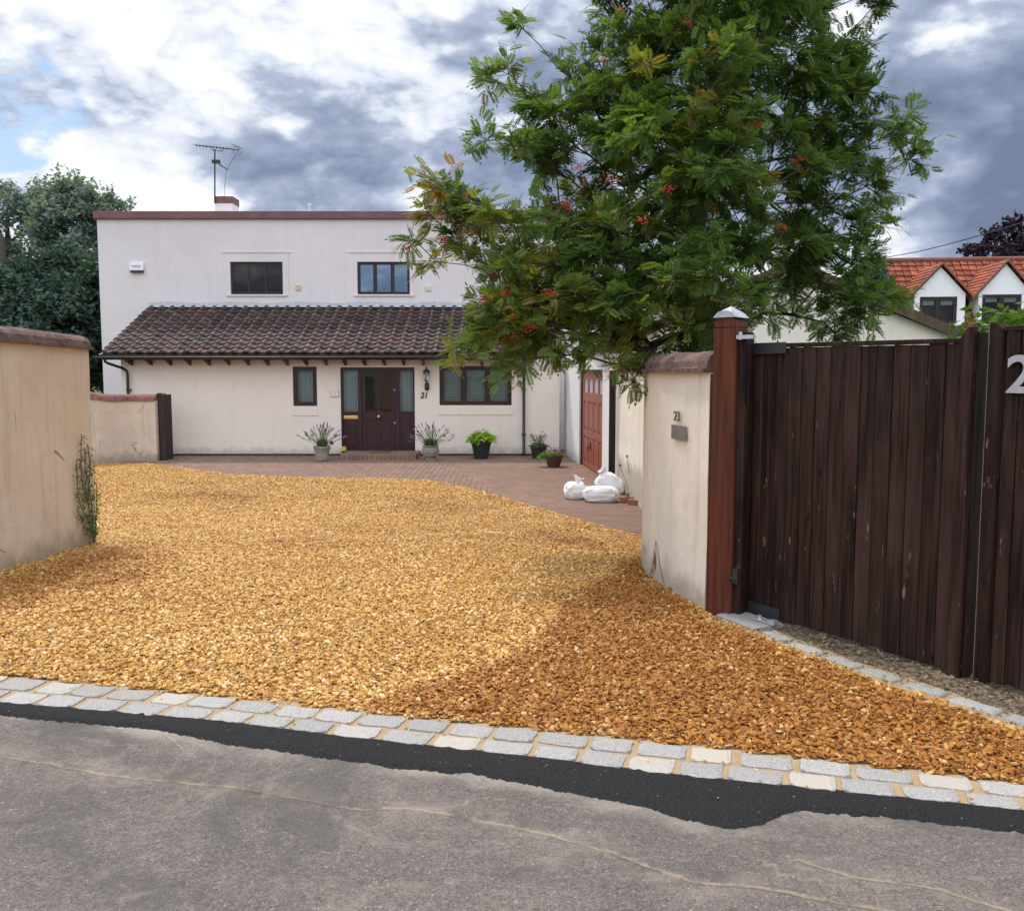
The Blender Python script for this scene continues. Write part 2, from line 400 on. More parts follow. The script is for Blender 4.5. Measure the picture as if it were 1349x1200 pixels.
# asphalt with cracks: 'crack' and 'edge' hold true distances (m) on the road mesh
def m_asphalt():
    m, n = new_mat('old_asphalt'); p = pos(n)
    big = n.noise(p, 1.6, 7, .68, .8); fine = n.noise(p, 130, 3, .7); mid = n.noise(p, 18, 6, .65)
    c = n.mix(n.ramp(big, .32, .68), (.066, .058, .053), (.135, .114, .101))
    c = n.mix(n.math('MULTIPLY', n.ramp(n.noise(n.mapping(p, (1, 2.4, 1)), 2.3, 5, .6), .5, .75), .55), c, (.095, .09, .092))
    c = n.mix(n.math('MULTIPLY', n.ramp(mid, .50, .72), .35), c, (.30, .265, .23))
    c = n.mix(n.ramp(fine, .35, .65), n.mix(.6, c, (.075, .063, .057)), n.mix(.35, c, (.31, .265, .225)))
    g2 = n.noise(p, 48, 4, .75); c = n.mix(n.ramp(g2, .58, .74), c, (.30, .275, .25)); c = n.mix(n.ramp(g2, .44, .30), c, (.065, .06, .06))
    vor = n.node('ShaderNodeTexVoronoi', inp={'Scale': 95.0, 0: p})
    chip = n.math('MULTIPLY', n.math('SUBTRACT', 1.0, n.ramp(vor.outputs[0], .16, .30)), n.ramp(n.node('ShaderNodeSeparateColor', inp={0: vor.outputs[1]}).outputs[0], .90, .93))
    c = n.mix(n.math('MULTIPLY', chip, .7), c, (.50, .46, .40))
    ck = attr(n, 'crack')
    d = n.math('ADD', ck, n.math('MULTIPLY', n.math('SUBTRACT', n.noise(p, 7, 6, .65), .5), .045))
    wide = n.math('SUBTRACT', 1.0, n.ramp(n.math('ABSOLUTE', n.math('ADD', d, n.math('MULTIPLY', n.math('SUBTRACT', n.noise(p, 28, 4, .7), .5), .05))), .002, .020))
    sandy = n.math('MULTIPLY', wide, n.ramp(n.noise(p, 9.0, 5, .7), .34, .56))
    c = n.mix(n.math('MULTIPLY', sandy, .6), c, (.36, .27, .18))
    thin = n.math('SUBTRACT', 1.0, n.ramp(n.math('ABSOLUTE', n.math('ADD', d, .009)), .0015, .006))
    thin = n.math('MULTIPLY', thin, n.ramp(n.noise(p, 4.5, 3), .36, .5))
    c = n.mix(n.math('MULTIPLY', thin, .55), c, (.05, .042, .038))
    wd = n.math('MULTIPLY', n.math('SUBTRACT', 1.0, n.ramp(n.math('ABSOLUTE', d), .0, .16)), n.ramp(n.noise(p, 3.2, 6, .7), .42, .66))
    c = n.mix(n.math('MULTIPLY', wd, .5), c, (.30, .245, .19))
    ed = attr(n, 'edge')
    e = n.math('ADD', ed, n.math('MULTIPLY', n.math('SUBTRACT', n.noise(p, 5, 6, .7), .5), .22))
    dust = n.math('MULTIPLY', n.math('SUBTRACT', 1.0, n.ramp(e, .0, .12)), n.ramp(n.noise(p, 1.8, 4), .40, .62))
    c = n.mix(n.math('MULTIPLY', dust, .5), c, (.36, .31, .25))
    # sandy scuffs lying across the carriageway
    sc = n.ramp(n.noise(n.mapping(p, (1.2, 4.2, 1), (0, 0, R(-14))), 1.0, 7, .7, .6), .62, .76)
    c = n.mix(n.math('MULTIPLY', sc, .5), c, (.40, .34, .26))
    c = n.mix(n.math('MULTIPLY', n.ramp(n.noise(p, .9, 7, .72, 1.2), .48, .62), .55), c, (.070, .064, .061))
    c = n.mix(n.math('MULTIPLY', n.ramp(n.noise(n.mapping(p, loc=(5, 9, 0)), 1.3, 8, .75, 1.5), .54, .66), .4), c, (.27, .235, .20))
    h = n.math('ADD', n.math('MULTIPLY', fine, .6), n.math('ADD', mid, n.math('MULTIPLY', thin, -2.5)))
    finish(n, c, .88, h, .55, .006, .25); return m
M['asphalt'] = m_asphalt()
def m_newtar():
    m, n = new_mat('new_black_asphalt'); p = pos(n)
    v = n.noise(p, 110, 3, .7)
    c = n.mix(v, (.008, .008, .008), (.045, .043, .044))
    c = n.mix(n.math('MULTIPLY', n.ramp(n.noise(p, 60, 2), .72, .76), .7), c, (.4, .36, .3))
    vo = n.node('ShaderNodeTexVoronoi', inp={'Scale': 75.0, 0: p}).outputs[0]
    finish(n, c, .75, n.math('SUBTRACT', v, vo), .9, .012, .1); return m
M['tar'] = m_newtar()
def m_mortar():
    m, n = new_mat('sandy_mortar'); p = pos(n)
    c = n.mix(n.noise(p, 14, 5), (.28, .20, .11), (.42, .31, .19))
    finish(n, c, .95, n.noise(p, 90, 4), .5, .006, .15); return m
M['mortar'] = m_mortar()
def m_granite(name, a, b, warm):
    m, n = new_mat(name); p = pos(n); t = attr(n, 'tone')
    c = n.mix(n.ramp(n.noise(p, 160, 3, .7), .35, .65), a, b)
    c = n.mix(n.ramp(t, .72, .95), c, warm)
    c = n.mix(n.math('MULTIPLY', n.ramp(n.noise(p, 13, 5, .6), .5, .7), .45), c, warm)
    c = n.mix(1.0, c, n.node('ShaderNodeCombineXYZ', inp={k: n.math('ADD', .82, n.math('MULTIPLY', t, .3)) for k in range(3)}).outputs[0], 'MULTIPLY')
    finish(n, c, .8, n.noise(p, 30, 6, .6), .6, .012, .3); return m
M['granite'] = m_granite('granite_setts', (.24, .23, .215), (.45, .43, .405), (.40, .36, .295))
def m_paving():
    m, n = new_mat('brick_paving'); p = pos(n)
    # blocks laid lengthwise towards the road, turning to cross-laid courses on the garage side
    def br(rot, off):
        return n.node('ShaderNodeTexBrick', offset=.5, inp={0: n.mapping(p, (1, 1, 1), (0, 0, rot), off), 'Scale': 1.0, 'Mortar Size': .0075,
            'Mortar Smooth': .2, 'Bias': 0.0, 'Brick Width': .22, 'Row Height': .11, 1: (.265, .165, .118, 1), 2: (.185, .117, .087, 1), 3: (.085, .058, .044, 1)})
    b1 = br(R(90), (0, 0, 0)); b2 = br(R(28), (.03, .02, 0))
    x = n.node('ShaderNodeSeparateXYZ', inp={0: p})
    side = n.math('GREATER_THAN', n.math('ADD', x.outputs[0], n.math('MULTIPLY', x.outputs[1], .22)), 3.15)
    c = n.mix(side, b1.outputs[0], b2.outputs[0])
    c = n.mix(n.math('MULTIPLY', n.ramp(n.noise(p, .8, 5, .6), .4, .7), .5), c, (.16, .10, .08))
    c = n.mix(n.math('MULTIPLY', n.ramp(n.noise(p, 6, 5, .6), .55, .75), .4), c, (.28, .20, .16))
    hmix = n.node('ShaderNodeMix', data_type='FLOAT', inp={0: side, 2: b1.outputs[1], 3: b2.outputs[1]}).outputs[0]
    finish(n, c, .85, n.math('SUBTRACT', n.math('MULTIPLY', n.noise(p, 40, 4), .4), hmix), .6, .008, .2); return m
M['paving'] = m_paving()
def gravel_col(n, p, rv, wet):
    """stone colour: r from each stone's own random value, wet/rusty patches by place"""
    ramp = n.node('ShaderNodeValToRGB', inp={0: rv}); cr = ramp.color_ramp
    cr.elements[0].position = 0; cr.elements[0].color = (.28, .118, .022, 1)
    cr.elements[1].position = 1; cr.elements[1].color = (.80, .61, .35, 1)
    for q, cc in ((.22, (.44, .205, .038)), (.5, (.565, .305, .066)), (.8, (.67, .42, .125))):
        e = cr.elements.new(q); e.color = (*cc, 1)
    c = ramp.outputs[0]
    pat = n.ramp(n.noise(n.mapping(p, (.55, 1.0, 1)), 1.25, 4, .55, .5), .44, .66)
    c = n.mix(n.math('MULTIPLY', pat, .5), c, n.mix(.55, c, (.36, .16, .03)))
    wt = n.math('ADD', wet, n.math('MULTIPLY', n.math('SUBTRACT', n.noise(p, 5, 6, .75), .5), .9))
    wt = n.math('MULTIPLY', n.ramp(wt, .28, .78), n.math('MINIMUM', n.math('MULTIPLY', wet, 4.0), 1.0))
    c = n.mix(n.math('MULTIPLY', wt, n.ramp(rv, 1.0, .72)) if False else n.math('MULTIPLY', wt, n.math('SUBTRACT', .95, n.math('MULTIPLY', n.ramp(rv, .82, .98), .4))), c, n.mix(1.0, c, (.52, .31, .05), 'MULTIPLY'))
    return c
def m_gravel_stone():
    m, n = new_mat('gravel_stone')
    oi = n.node('ShaderNodeObjectInfo'); p = pos(n)
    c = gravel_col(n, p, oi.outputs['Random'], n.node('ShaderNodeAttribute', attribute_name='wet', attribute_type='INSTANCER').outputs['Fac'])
    c = n.mix(n.math('MULTIPLY', n.noise(p, 120, 3), .35), c, (.40, .21, .06))
    finish(n, c, .6, n.noise(p, 150, 3), .3, .003, .35); return m
M['stone'] = m_gravel_stone()
def m_gravel_base():
    m, n = new_mat('gravel_bed'); p = pos(n)
    v = n.node('ShaderNodeTexVoronoi', inp={'Scale': 45.0, 0: p})
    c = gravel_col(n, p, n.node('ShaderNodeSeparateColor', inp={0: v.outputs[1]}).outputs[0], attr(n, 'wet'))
    c = n.mix(n.math('ADD', .35, n.math('MULTIPLY', n.ramp(v.outputs[0], .3, .7), .5)), c, (.13, .055, .014))  # shade in the crevices between stones painted dark into the bed
    finish(n, c, .9, v.outputs[0], .8, .01, .2); return m
M['bed'] = m_gravel_base()
def m_soil():
    m, n = new_mat('verge_soil'); p = pos(n)
    c = n.mix(n.ramp(n.noise(p, 25, 6, .7), .35, .7), (.06, .042, .028), (.24, .18, .12))
    finish(n, c, .95, n.noise(p, 60, 5), .8, .01, .15); return m
M['vergesoil'] = m_soil()
def m_ground():
    m, n = new_mat('grass_ground'); p = pos(n)
    c = n.mix(n.noise(p, .3, 6), (.05, .08, .025), (.11, .12, .05))
    finish(n, c, .95, n.noise(p, 20, 5), .5, .03, .15); return m
M['ground'] = m_ground()

# ---------------------------------------------------------------- ground, road, paving
ys = [-300, -20, 4.5, 5.5] + [6 + i for i in range(10)] + [24, 60, 900]
v = []; f = []
for y in ys: v += [(-900, y, tz(y) - .07), (900, y, tz(y) - .07)]
for i in range(len(ys) - 1): f.append((2 * i, 2 * i + 1, 2 * i + 3, 2 * i + 2))
mb = MB(); mb.add(v, f); prop(mb.build('ground', M['ground']), kind='structure')

def interp(poly, x):
    for (x0, y0), (x1, y1) in zip(poly, poly[1:]):
        if x <= x1 or (x1, y1) == poly[-1]: return y0 + (y1 - y0) * (x - x0) / (x1 - x0)
SETT_TOP = [(0, 893), (150, 908), (300, 922), (450, 939), (600, 955), (750, 970), (900, 985), (1100, 1008), (1349, 1037)]
SETT_BOT = [(0, 929), (150, 941), (300, 955), (450, 974), (600, 990), (750, 1007), (900, 1026), (1100, 1046), (1349, 1073)]
def world_poly(px): return [G(*q) for q in px]
WT = world_poly(SETT_TOP); WB = world_poly(SETT_BOT)
def extend(pl, d):
    a = pl[0] + (pl[0] - pl[2]).normalized() * d; b = pl[-1] + (pl[-1] - pl[-3]).normalized() * d
    return [a] + pl + [b]
WTe = extend(WT, 9); WBe = extend(WB, 9)
def yat(pl, x):
    for a, b in zip(pl, pl[1:]):
        if x <= b.x: break
    return a.y + (b.y - a.y) * (x - a.x) / (b.x - a.x)

TAR_BOT = [(0, 942), (100, 952), (200, 960), (300, 980), (370, 990), (450, 1001), (540, 1014), (620, 1019), (700, 1034), (780, 1050), (850, 1064),
           (905, 1080), (940, 1088), (962, 1093), (985, 1090), (1008, 1086), (1035, 1072), (1060, 1067), (1110, 1072), (1183, 1078), (1260, 1087), (1349, 1097)]
WTAR = extend([G(*q) for q in TAR_BOT], 9)
CRACK = [(-60, 985), (0, 995), (60, 1004), (130, 1018), (200, 1026), (290, 1034), (330, 1040), (420, 1056), (470, 1066), (540, 1063), (590, 1072), (680, 1088), (760, 1108), (830, 1130), (910, 1160), (1000, 1168), (1090, 1185), (1200, 1205)]
WCR = [G(*q) for q in CRACK]
CRACK2 = [(1060, 1135), (1130, 1155), (1240, 1170), (1349, 1205)]
CRACK3 = [(60, 945), (130, 955), (215, 965), (240, 985)]
# road sheet: fine grid near the viewer, coarse strips outside
gx = np.concatenate([[-60, -30, -15, -9], np.arange(-6, 6.01, .03), [9, 15, 30, 60]])
rows = np.concatenate([[-60, -20, -5, 0, 1.0], np.linspace(1.6, 1.0, 1)[:0], np.arange(1.6, 8.0, .03)])
X, Y = np.meshgrid(gx, rows)
ye = np.array([yat(WBe, x) for x in gx])        # road ends at lower edge of the setts
Yc = np.minimum(Y, (ye + .03)[None, :])
def dist_poly(Xa, Ya, pl, signed=False):
    d = np.full(Xa.shape, 1e9); sg = np.ones(Xa.shape)
    for a, b in zip(pl, pl[1:]):
        ax, ay, bx, by = a.x, a.y, b.x, b.y; L2 = (bx - ax) ** 2 + (by - ay) ** 2
        t = np.clip(((Xa - ax) * (bx - ax) + (Ya - ay) * (by - ay)) / L2, 0, 1)
        dd = np.hypot(Xa - ax - t * (bx - ax), Ya - ay - t * (by - ay)); m_ = dd < d
        d = np.where(m_, dd, d); sg = np.where(m_, np.sign((bx - ax) * (Ya - ay) - (by - ay) * (Xa - ax) + 1e-9), sg)
    return d * sg if signed else d
cks = [dist_poly(X, Yc, WCR, True), dist_poly(X, Yc, [G(*q) for q in CRACK2], True) * 1.2, dist_poly(X, Yc, [G(*q) for q in CRACK3], True) * 1.6]
crk = cks[0]
for q in cks[1:]: crk = np.where(np.abs(q) < np.abs(crk), q, crk)
edg = dist_poly(X, Yc, WTAR)
Z = np.zeros_like(X) - .004
nr, nc = X.shape
idx = np.arange(nr * nc).reshape(nr, nc)
fa = np.stack([idx[:-1, :-1], idx[:-1, 1:], idx[1:, 1:], idx[1:, :-1]], -1).reshape(-1, 4)
Yf = Yc.ravel(); keep = (Yf[fa[:, 3]] - Yf[fa[:, 0]] > 1e-5) | (Yf[fa[:, 2]] - Yf[fa[:, 1]] > 1e-5)
o = np_mesh('road', np.stack([X, Yc, Z], -1), fa[keep], M['asphalt'], attrs={'crack': crk.ravel(), 'edge': edg.ravel()})
prop(o, kind='structure')

# strip of fresh black asphalt laid against the setts
xs = np.concatenate([[-12, -8, -5], np.arange(-3.5, 3.2, .01), [5, 8, 12]])
v = []; 
for x in xs:
    y1 = yat(WBe, x) + .02; y0 = yat(WTAR, x)
    j = .020 * mnoise.noise(Vector((x * 9, 3, 0))) + .016 * mnoise.noise(Vector((x * 30, 3, 0))) + .014 * mnoise.noise(Vector((x * 75, 7, 0)))
    y0 += j; m1 = (y0 + y1) / 2
    for k in range(7):
        t = k / 6; yy = y0 + (y1 - y0) * t
        h = .012 * min(1, t * 5) + .004 * mnoise.noise(Vector((x * 20, yy * 20, 5))) * (t > 0)
        v.append((x, yy, -.001 + h if k else -.006))
f = [(i * 7 + k, (i + 1) * 7 + k, (i + 1) * 7 + k + 1, i * 7 + k + 1) for i in range(len(xs) - 1) for k in range(6)]
mb = MB(); mb.add(v, f); prop(mb.build('road_patch', M['tar'], smooth=True), kind='structure')

# block paving in front of the house
v = []; f = []
py = [8.5 + .5 * i for i in range(31)]
for y in py: v += [(-11.5, y, tz(y)), (1.95 if y < 16.5 else 1.95, y, tz(y))]
for i in range(len(py) - 1): f.append((2 * i, 2 * i + 1, 2 * i + 3, 2 * i + 2))
mb = MB(); mb.add(v, f); prop(mb.build('paving', M['paving']), kind='structure')

# ---------------------------------------------------------------- gravel
EDGE = [(945, 816), (985, 832), (1040, 856), (1100, 880), (1160, 900), (1220, 920), (1280, 943), (1349, 966), (1500, 1010), (1680, 1062)]
gedge = [G(*q) for q in EDGE]
GB = [G(130, 613), G(160, 611), G(200, 612), G(240, 617), G(300, 625), G(370, 629), G(430, 630), G(500, 631), G(560, 633), G(610, 641), G(650, 652), G(700, 667), G(760, 685), G(843, 708)]
poly = [(-3.9 - 3, 3.6), (-7, 7.6), (-4.75, 7.6), (-4.6, 9.3), (-9.5, 10.0), (-9.5, GB[0].y)] + [(p.x, p.y) for p in GB] + [(1.62, 10.6), (1.32, 8.8), (1.22, 8.1), (1.27, 7.1), (1.36, 6.15)] + [(p.x, p.y) for p in gedge]
tail = [(p.x, p.y + .02) for p in reversed(WTe)]
poly += [(p[0], p[1]) for p in tail if p[0] < gedge[-1].x]
poly[0] = (-7, yat(WTe, -7) + .02)
poly = [q for q in poly if q[0] >= -9.6]
PG = np.array(poly)
def inside(PX, PY, pg):
    r = np.zeros(PX.shape, bool); n = len(pg); j = n - 1
    for i in range(n):
        xi, yi = pg[i]; xj, yj = pg[j]
        c = ((yi > PY) != (yj > PY)) & (PX < (xj - xi) * (PY - yi) / (yj - yi + 1e-12) + xi)
        r ^= c; j = i
    return r
cs = .05
gx = np.arange(-9.6, 3.6, cs); gy = np.arange(2.6, 20.5, cs)
X, Y = np.meshgrid(gx, gy)
tzv = np.vectorize(tz)
def undul(x, y): return .010 * mnoise.noise(Vector((x * 1.7, y * 1.7, 0))) + .006 * mnoise.noise(Vector((x * 6, y * 6, 3)))
Zu = np.array([[undul(x, y) for x in gx] for y in gy])
Z = tzv(Y) + .012 + Zu
ins = inside(X + cs / 2, Y + cs / 2, PG)
nr, nc = X.shape; idx = np.arange(nr * nc).reshape(nr, nc)
cell = ins[:-1, :-1]
fa = np.stack([idx[:-1, :-1], idx[:-1, 1:], idx[1:, 1:], idx[1:, :-1]], -1)[cell]
used = np.unique(fa); remap = -np.ones(nr * nc, np.int64); remap[used] = np.arange(len(used))
VV = np.stack([X, Y, Z], -1).reshape(-1, 3)[used]
dens = np.clip(1.25 - (VV[:, 1] - 6) * .05, .62, 1.25)
# damp, freshly tipped stone: patches with a shape of their own on the ground
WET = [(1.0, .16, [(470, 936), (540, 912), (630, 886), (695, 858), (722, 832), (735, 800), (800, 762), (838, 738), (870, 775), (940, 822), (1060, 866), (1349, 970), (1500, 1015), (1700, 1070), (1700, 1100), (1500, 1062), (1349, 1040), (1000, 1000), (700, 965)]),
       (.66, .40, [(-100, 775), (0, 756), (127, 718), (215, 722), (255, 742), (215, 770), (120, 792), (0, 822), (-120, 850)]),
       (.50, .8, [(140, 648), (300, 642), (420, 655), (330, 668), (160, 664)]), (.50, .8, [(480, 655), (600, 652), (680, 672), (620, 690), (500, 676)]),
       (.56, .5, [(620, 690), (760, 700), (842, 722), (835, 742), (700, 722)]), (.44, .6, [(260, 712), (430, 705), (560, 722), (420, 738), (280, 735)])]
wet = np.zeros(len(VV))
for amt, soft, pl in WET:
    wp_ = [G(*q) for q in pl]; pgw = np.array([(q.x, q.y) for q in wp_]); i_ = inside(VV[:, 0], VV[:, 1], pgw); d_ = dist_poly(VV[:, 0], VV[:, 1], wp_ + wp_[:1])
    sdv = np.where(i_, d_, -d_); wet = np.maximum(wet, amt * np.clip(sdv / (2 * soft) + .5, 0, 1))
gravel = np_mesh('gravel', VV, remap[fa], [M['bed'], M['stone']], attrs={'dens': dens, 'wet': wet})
prop(gravel, 'golden buff gravel spread over the whole driveway between the walls', 'gravel', kind='stuff')

def gn_scatter(obj, density, smin, smax, mat, flat=(1, .70, .30), seed=1, dens_attr='dens', lift=.006, tilt=.55, power=1.8, keep=True):
    ng = bpy.data.node_groups.new('scatter', 'GeometryNodeTree')
    ng.interface.new_socket('Geometry', in_out='INPUT', socket_type='NodeSocketGeometry')
    ng.interface.new_socket('Geometry', in_out='OUTPUT', socket_type='NodeSocketGeometry')
    N = ng.nodes; L = ng.links
    gi = N.new('NodeGroupInput'); go = N.new('NodeGroupOutput')
    dp = N.new('GeometryNodeDistributePointsOnFaces'); L.new(gi.outputs[0], dp.inputs['Mesh'])
    at = N.new('GeometryNodeInputNamedAttribute'); at.data_type = 'FLOAT'; at.inputs[0].default_value = dens_attr
    mu = N.new('ShaderNodeMath'); mu.operation = 'MULTIPLY'; L.new(at.outputs[0], mu.inputs[0]); mu.inputs[1].default_value = density
    L.new(mu.outputs[0], dp.inputs['Density']); dp.inputs['Seed'].default_value = seed
    gs = []
    for k in range(4):
        ico = N.new('GeometryNodeMeshIcoSphere'); ico.inputs['Radius'].default_value = .5; ico.inputs['Subdivisions'].default_value = 1 if k < 2 else 2
        nz = N.new('ShaderNodeTexNoise'); nz.inputs['Scale'].default_value = 1.6 + .3 * k; nz.noise_dimensions = '4D'; nz.inputs['W'].default_value = k * 3.3 + seed
        sb = N.new('ShaderNodeVectorMath'); sb.operation = 'SUBTRACT'; L.new(nz.outputs['Color'], sb.inputs[0]); sb.inputs[1].default_value = (.5, .5, .5)
        sc = N.new('ShaderNodeVectorMath'); sc.operation = 'SCALE'; L.new(sb.outputs[0], sc.inputs[0]); sc.inputs['Scale'].default_value = 1.1
        sp = N.new('GeometryNodeSetPosition'); L.new(ico.outputs[0], sp.inputs[0]); L.new(sc.outputs[0], sp.inputs['Offset'])
        tr = N.new('GeometryNodeTransform'); L.new(sp.outputs[0], tr.inputs[0]); tr.inputs['Scale'].default_value = flat
        gs.append(tr.outputs[0])
    g2i = N.new('GeometryNodeGeometryToInstance')
    for s_ in gs: L.new(s_, g2i.inputs[0])
    ip = N.new('GeometryNodeInstanceOnPoints'); L.new(dp.outputs['Points'], ip.inputs['Points']); L.new(g2i.outputs[0], ip.inputs['Instance'])
    ip.inputs['Pick Instance'].default_value = True
    rr = N.new('FunctionNodeRandomValue'); rr.data_type = 'FLOAT_VECTOR'; rr.inputs[0].default_value = (-tilt, -tilt, 0); rr.inputs[1].default_value = (tilt, tilt, 6.283)
    rot = N.new('FunctionNodeEulerToRotation'); L.new(rr.outputs[0], rot.inputs[0]); L.new(rot.outputs[0], ip.inputs['Rotation'])
    rs = N.new('FunctionNodeRandomValue'); rs.data_type = 'FLOAT'; rs.inputs[2].default_value = 0; rs.inputs[3].default_value = 1; rs.inputs['Seed'].default_value = 5
    pw = N.new('ShaderNodeMath'); pw.operation = 'POWER'; L.new(rs.outputs[1], pw.inputs[0]); pw.inputs[1].default_value = power
    mr = N.new('ShaderNodeMath'); mr.operation = 'MULTIPLY_ADD'; L.new(pw.outputs[0], mr.inputs[0]); mr.inputs[1].default_value = smax - smin; mr.inputs[2].default_value = smin
    L.new(mr.outputs[0], ip.inputs['Scale'])
    ro = N.new('FunctionNodeRandomValue'); ro.data_type = 'FLOAT_VECTOR'; ro.inputs[0].default_value = (0, 0, 0); ro.inputs[1].default_value = (0, 0, lift * 2); ro.inputs['Seed'].default_value = 9
    tp = N.new('GeometryNodeTranslateInstances'); L.new(ip.outputs[0], tp.inputs[0]); L.new(ro.outputs[0], tp.inputs['Translation']); tp.inputs['Local Space'].default_value = False
    sm = N.new('GeometryNodeSetMaterial'); L.new(tp.outputs[0], sm.inputs[0]); sm.inputs['Material'].default_value = mat
    jn = N.new('GeometryNodeJoinGeometry')
    if keep: L.new(gi.outputs[0], jn.inputs[0])
    L.new(sm.outputs[0], jn.inputs[0])
    L.new(jn.outputs[0], go.inputs[0])
    md = obj.modifiers.new('scatter', 'NODES'); md.node_group = ng
gn_scatter(gravel, 4300, .010, .044, M['stone'], power=2.3)

# ---------------------------------------------------------------- sett edging
def sett_mesh(mb, o, u, w_, L, W, z, tone, rr):
    """one rough sett with chamfered, wobbly top; o centre, u along, w_ across"""
    mb.tn = tone; nx, ny = 9, 6; vs = []; fs = []
    def edge_j(i, j):
        s = i / nx * 2 - 1; t = j / ny * 2 - 1
        cut = 1 - .05 * (abs(s) ** 8 * abs(t) ** 8)
        return s * cut, t * cut
    ox, oy = rr.uniform(0, 50), rr.uniform(0, 50)
    for i in range(nx + 1):
        for j in range(ny + 1):
            s, t = edge_j(i, j)
            border = max(abs(s), abs(t)) > .99
            px_ = s * L / 2 + .007 * mnoise.noise(Vector((ox + s * 2, oy + t * 2, 1)))
            py_ = t * W / 2 + .009 * mnoise.noise(Vector((ox + s * 2, oy + t * 2, 9)))
            h = z + (-.006 if border else .004 * mnoise.noise(Vector((ox + s * 3, oy + t * 3, 4))) + .002 * mnoise.noise(Vector((ox + s * 9, oy + t * 9, 4))))
            vs.append(o + u * px_ + w_ * py_ + Vector((0, 0, h)))
    for i in range(nx):
        for j in range(ny):
            a = i * (ny + 1) + j; fs.append((a, a + ny + 1, a + ny + 2, a + 1))
    ring = [i * (ny + 1) for i in range(nx + 1)] + [nx * (ny + 1) + j for j in range(1, ny + 1)] + [i * (ny + 1) + ny for i in range(nx - 1, -1, -1)] + [j for j in range(ny - 1, 0, -1)]
    b = len(vs)
    for k in ring: vs.append(vs[k] + Vector((0, 0, -.05)) + (vs[k] - o - Vector((0, 0, z))) * .03)
    for k in range(len(ring)): fs.append((ring[k], b + k, b + (k + 1) % len(ring), ring[(k + 1) % len(ring)]))
    mb.add(vs, fs)
edging = thing('sett_edging', 'double row of grey granite setts bedded in sandy mortar between road and gravel', 'kerb edging', (0, 4, 0))
xs = np.arange(-9, 9.01, .08); v = []
for x in xs:
    y0 = yat(WBe, x) - .005; y1 = yat(WTe, x) + .11
    for t in (0, .33, .66, 1): v.append((x, y0 + (y1 - y0) * t, .007 + .003 * mnoise.noise(Vector((x * 5, t * 3, 0)))))
f = [(i * 4 + k, (i + 1) * 4 + k, (i + 1) * 4 + k + 1, i * 4 + k + 1) for i in range(len(xs) - 1) for k in range(3)]
mb = MB(); mb.add(v, f); mb.build('mortar', M['mortar'], edging, smooth=True)
rr = random.Random(3)
for row, frac in ((0, .76), (1, .25)):
    x = -4.2 + row * .12
    while x < 4.3:
        L = rr.uniform(.165, .215); gap = rr.uniform(.022, .04)
        xc = x + L / 2
        yc = yat(WBe, xc) * (1 - frac) + yat(WTe, xc) * frac
        W = (yat(WTe, xc) - yat(WBe, xc)) * .43 * rr.uniform(.9, 1.05)
        ya = yat(WBe, xc + .1) * (1 - frac) + yat(WTe, xc + .1) * frac
        u = Vector((.1, ya - yc, 0)).normalized(); u = Matrix.Rotation(rr.uniform(-.05, .05), 3, 'Z') @ u
        wv = Vector((-u.y, u.x, 0))
        mb = MB(); sett_mesh(mb, Vector((xc, yc, 0)), u, wv, L, W, .018 + rr.uniform(-.002, .003), rr.random(), rr)
        mb.build('sett', M['granite'], edging, smooth=False, tone=True)
        x += (L + gap) * abs(u.x)
# stones kicked out of the gravel on to the setts and the road edge
xs = np.arange(-4, 4.2, .1); v = []; dn = []
for x in xs:
    a_, b_ = yat(WBe, x), yat(WTe, x)
    for q, d_ in ((b_ + .02, 5.0), (b_ - .05, 1.0), (a_, .12), (yat(WTAR, x) - .05, .0), (yat(WTAR, x) - .7, .0)): v.append((x, q, .016 if q >= a_ else .004)); dn.append(d_ * (.4 + max(0, 1.6 * mnoise.noise(Vector((x * 1.3, q * 2, 0))) + .3)))
f = [(i * 5 + k + 1, (i + 1) * 5 + k + 1, (i + 1) * 5 + k, i * 5 + k) for i in range(len(xs) - 1) for k in range(4)]
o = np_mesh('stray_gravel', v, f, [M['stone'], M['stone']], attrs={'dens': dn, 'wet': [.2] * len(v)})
prop(o, 'loose gravel stones strayed on to the setts and road edge', 'stray gravel', kind='stuff')
gn_scatter(o, 45, .008, .026, M['stone'], power=2.0, keep=False, lift=.003)
# flatter single row along the gate
gedging = thing('gate_edging', 'single row of pale granite setts along the foot of the dark gate', 'kerb edging', gedge[2])
mids = [((958, 819), (1003, 833)), ((1012, 836), (1036, 849)), ((1040, 852), (1084, 866)), ((1090, 869), (1131, 884)), ((1137, 886), (1184, 902)), ((1192, 906), (1246, 921)), ((1252, 925), (1318, 945)), ((1325, 948), (1395, 970)), ((1405, 974), (1490, 998)), ((1500, 1002), (1580, 1026)), ((1590, 1030), (1675, 1055))]
for a, b in mids:
    A = G(*a); B = G(*b); u = (B - A); L = u.length * .97; u.z = 0; u.normalize(); wv = Vector((-u.y, u.x, 0))
    mb = MB(); sett_mesh(mb, Vector(((A.x + B.x) / 2, (A.y + B.y) / 2, tz((A.y + B.y) / 2))) , u, wv, L, .10, .03, rr.uniform(0, .7), rr)
    mb.build('sett', M['granite'], gedging, smooth=True, tone=True)
mb = MB()
pl = [G(*q) for q in EDGE]
for a, b in zip(pl, pl[1:]):
    u = (b - a); u.z = 0; u.normalize(); wv = Vector((-u.y, u.x, 0))
    mb.add([a + wv * -.03 + Vector((0, 0, .016)), b + wv * -.03 + Vector((0, 0, .016)), b + wv * .16 + Vector((0, 0, .016)), a + wv * .16 + Vector((0, 0, .016))], [(0, 1, 2, 3)])
mb.build('mortar', M['mortar'], gedging)

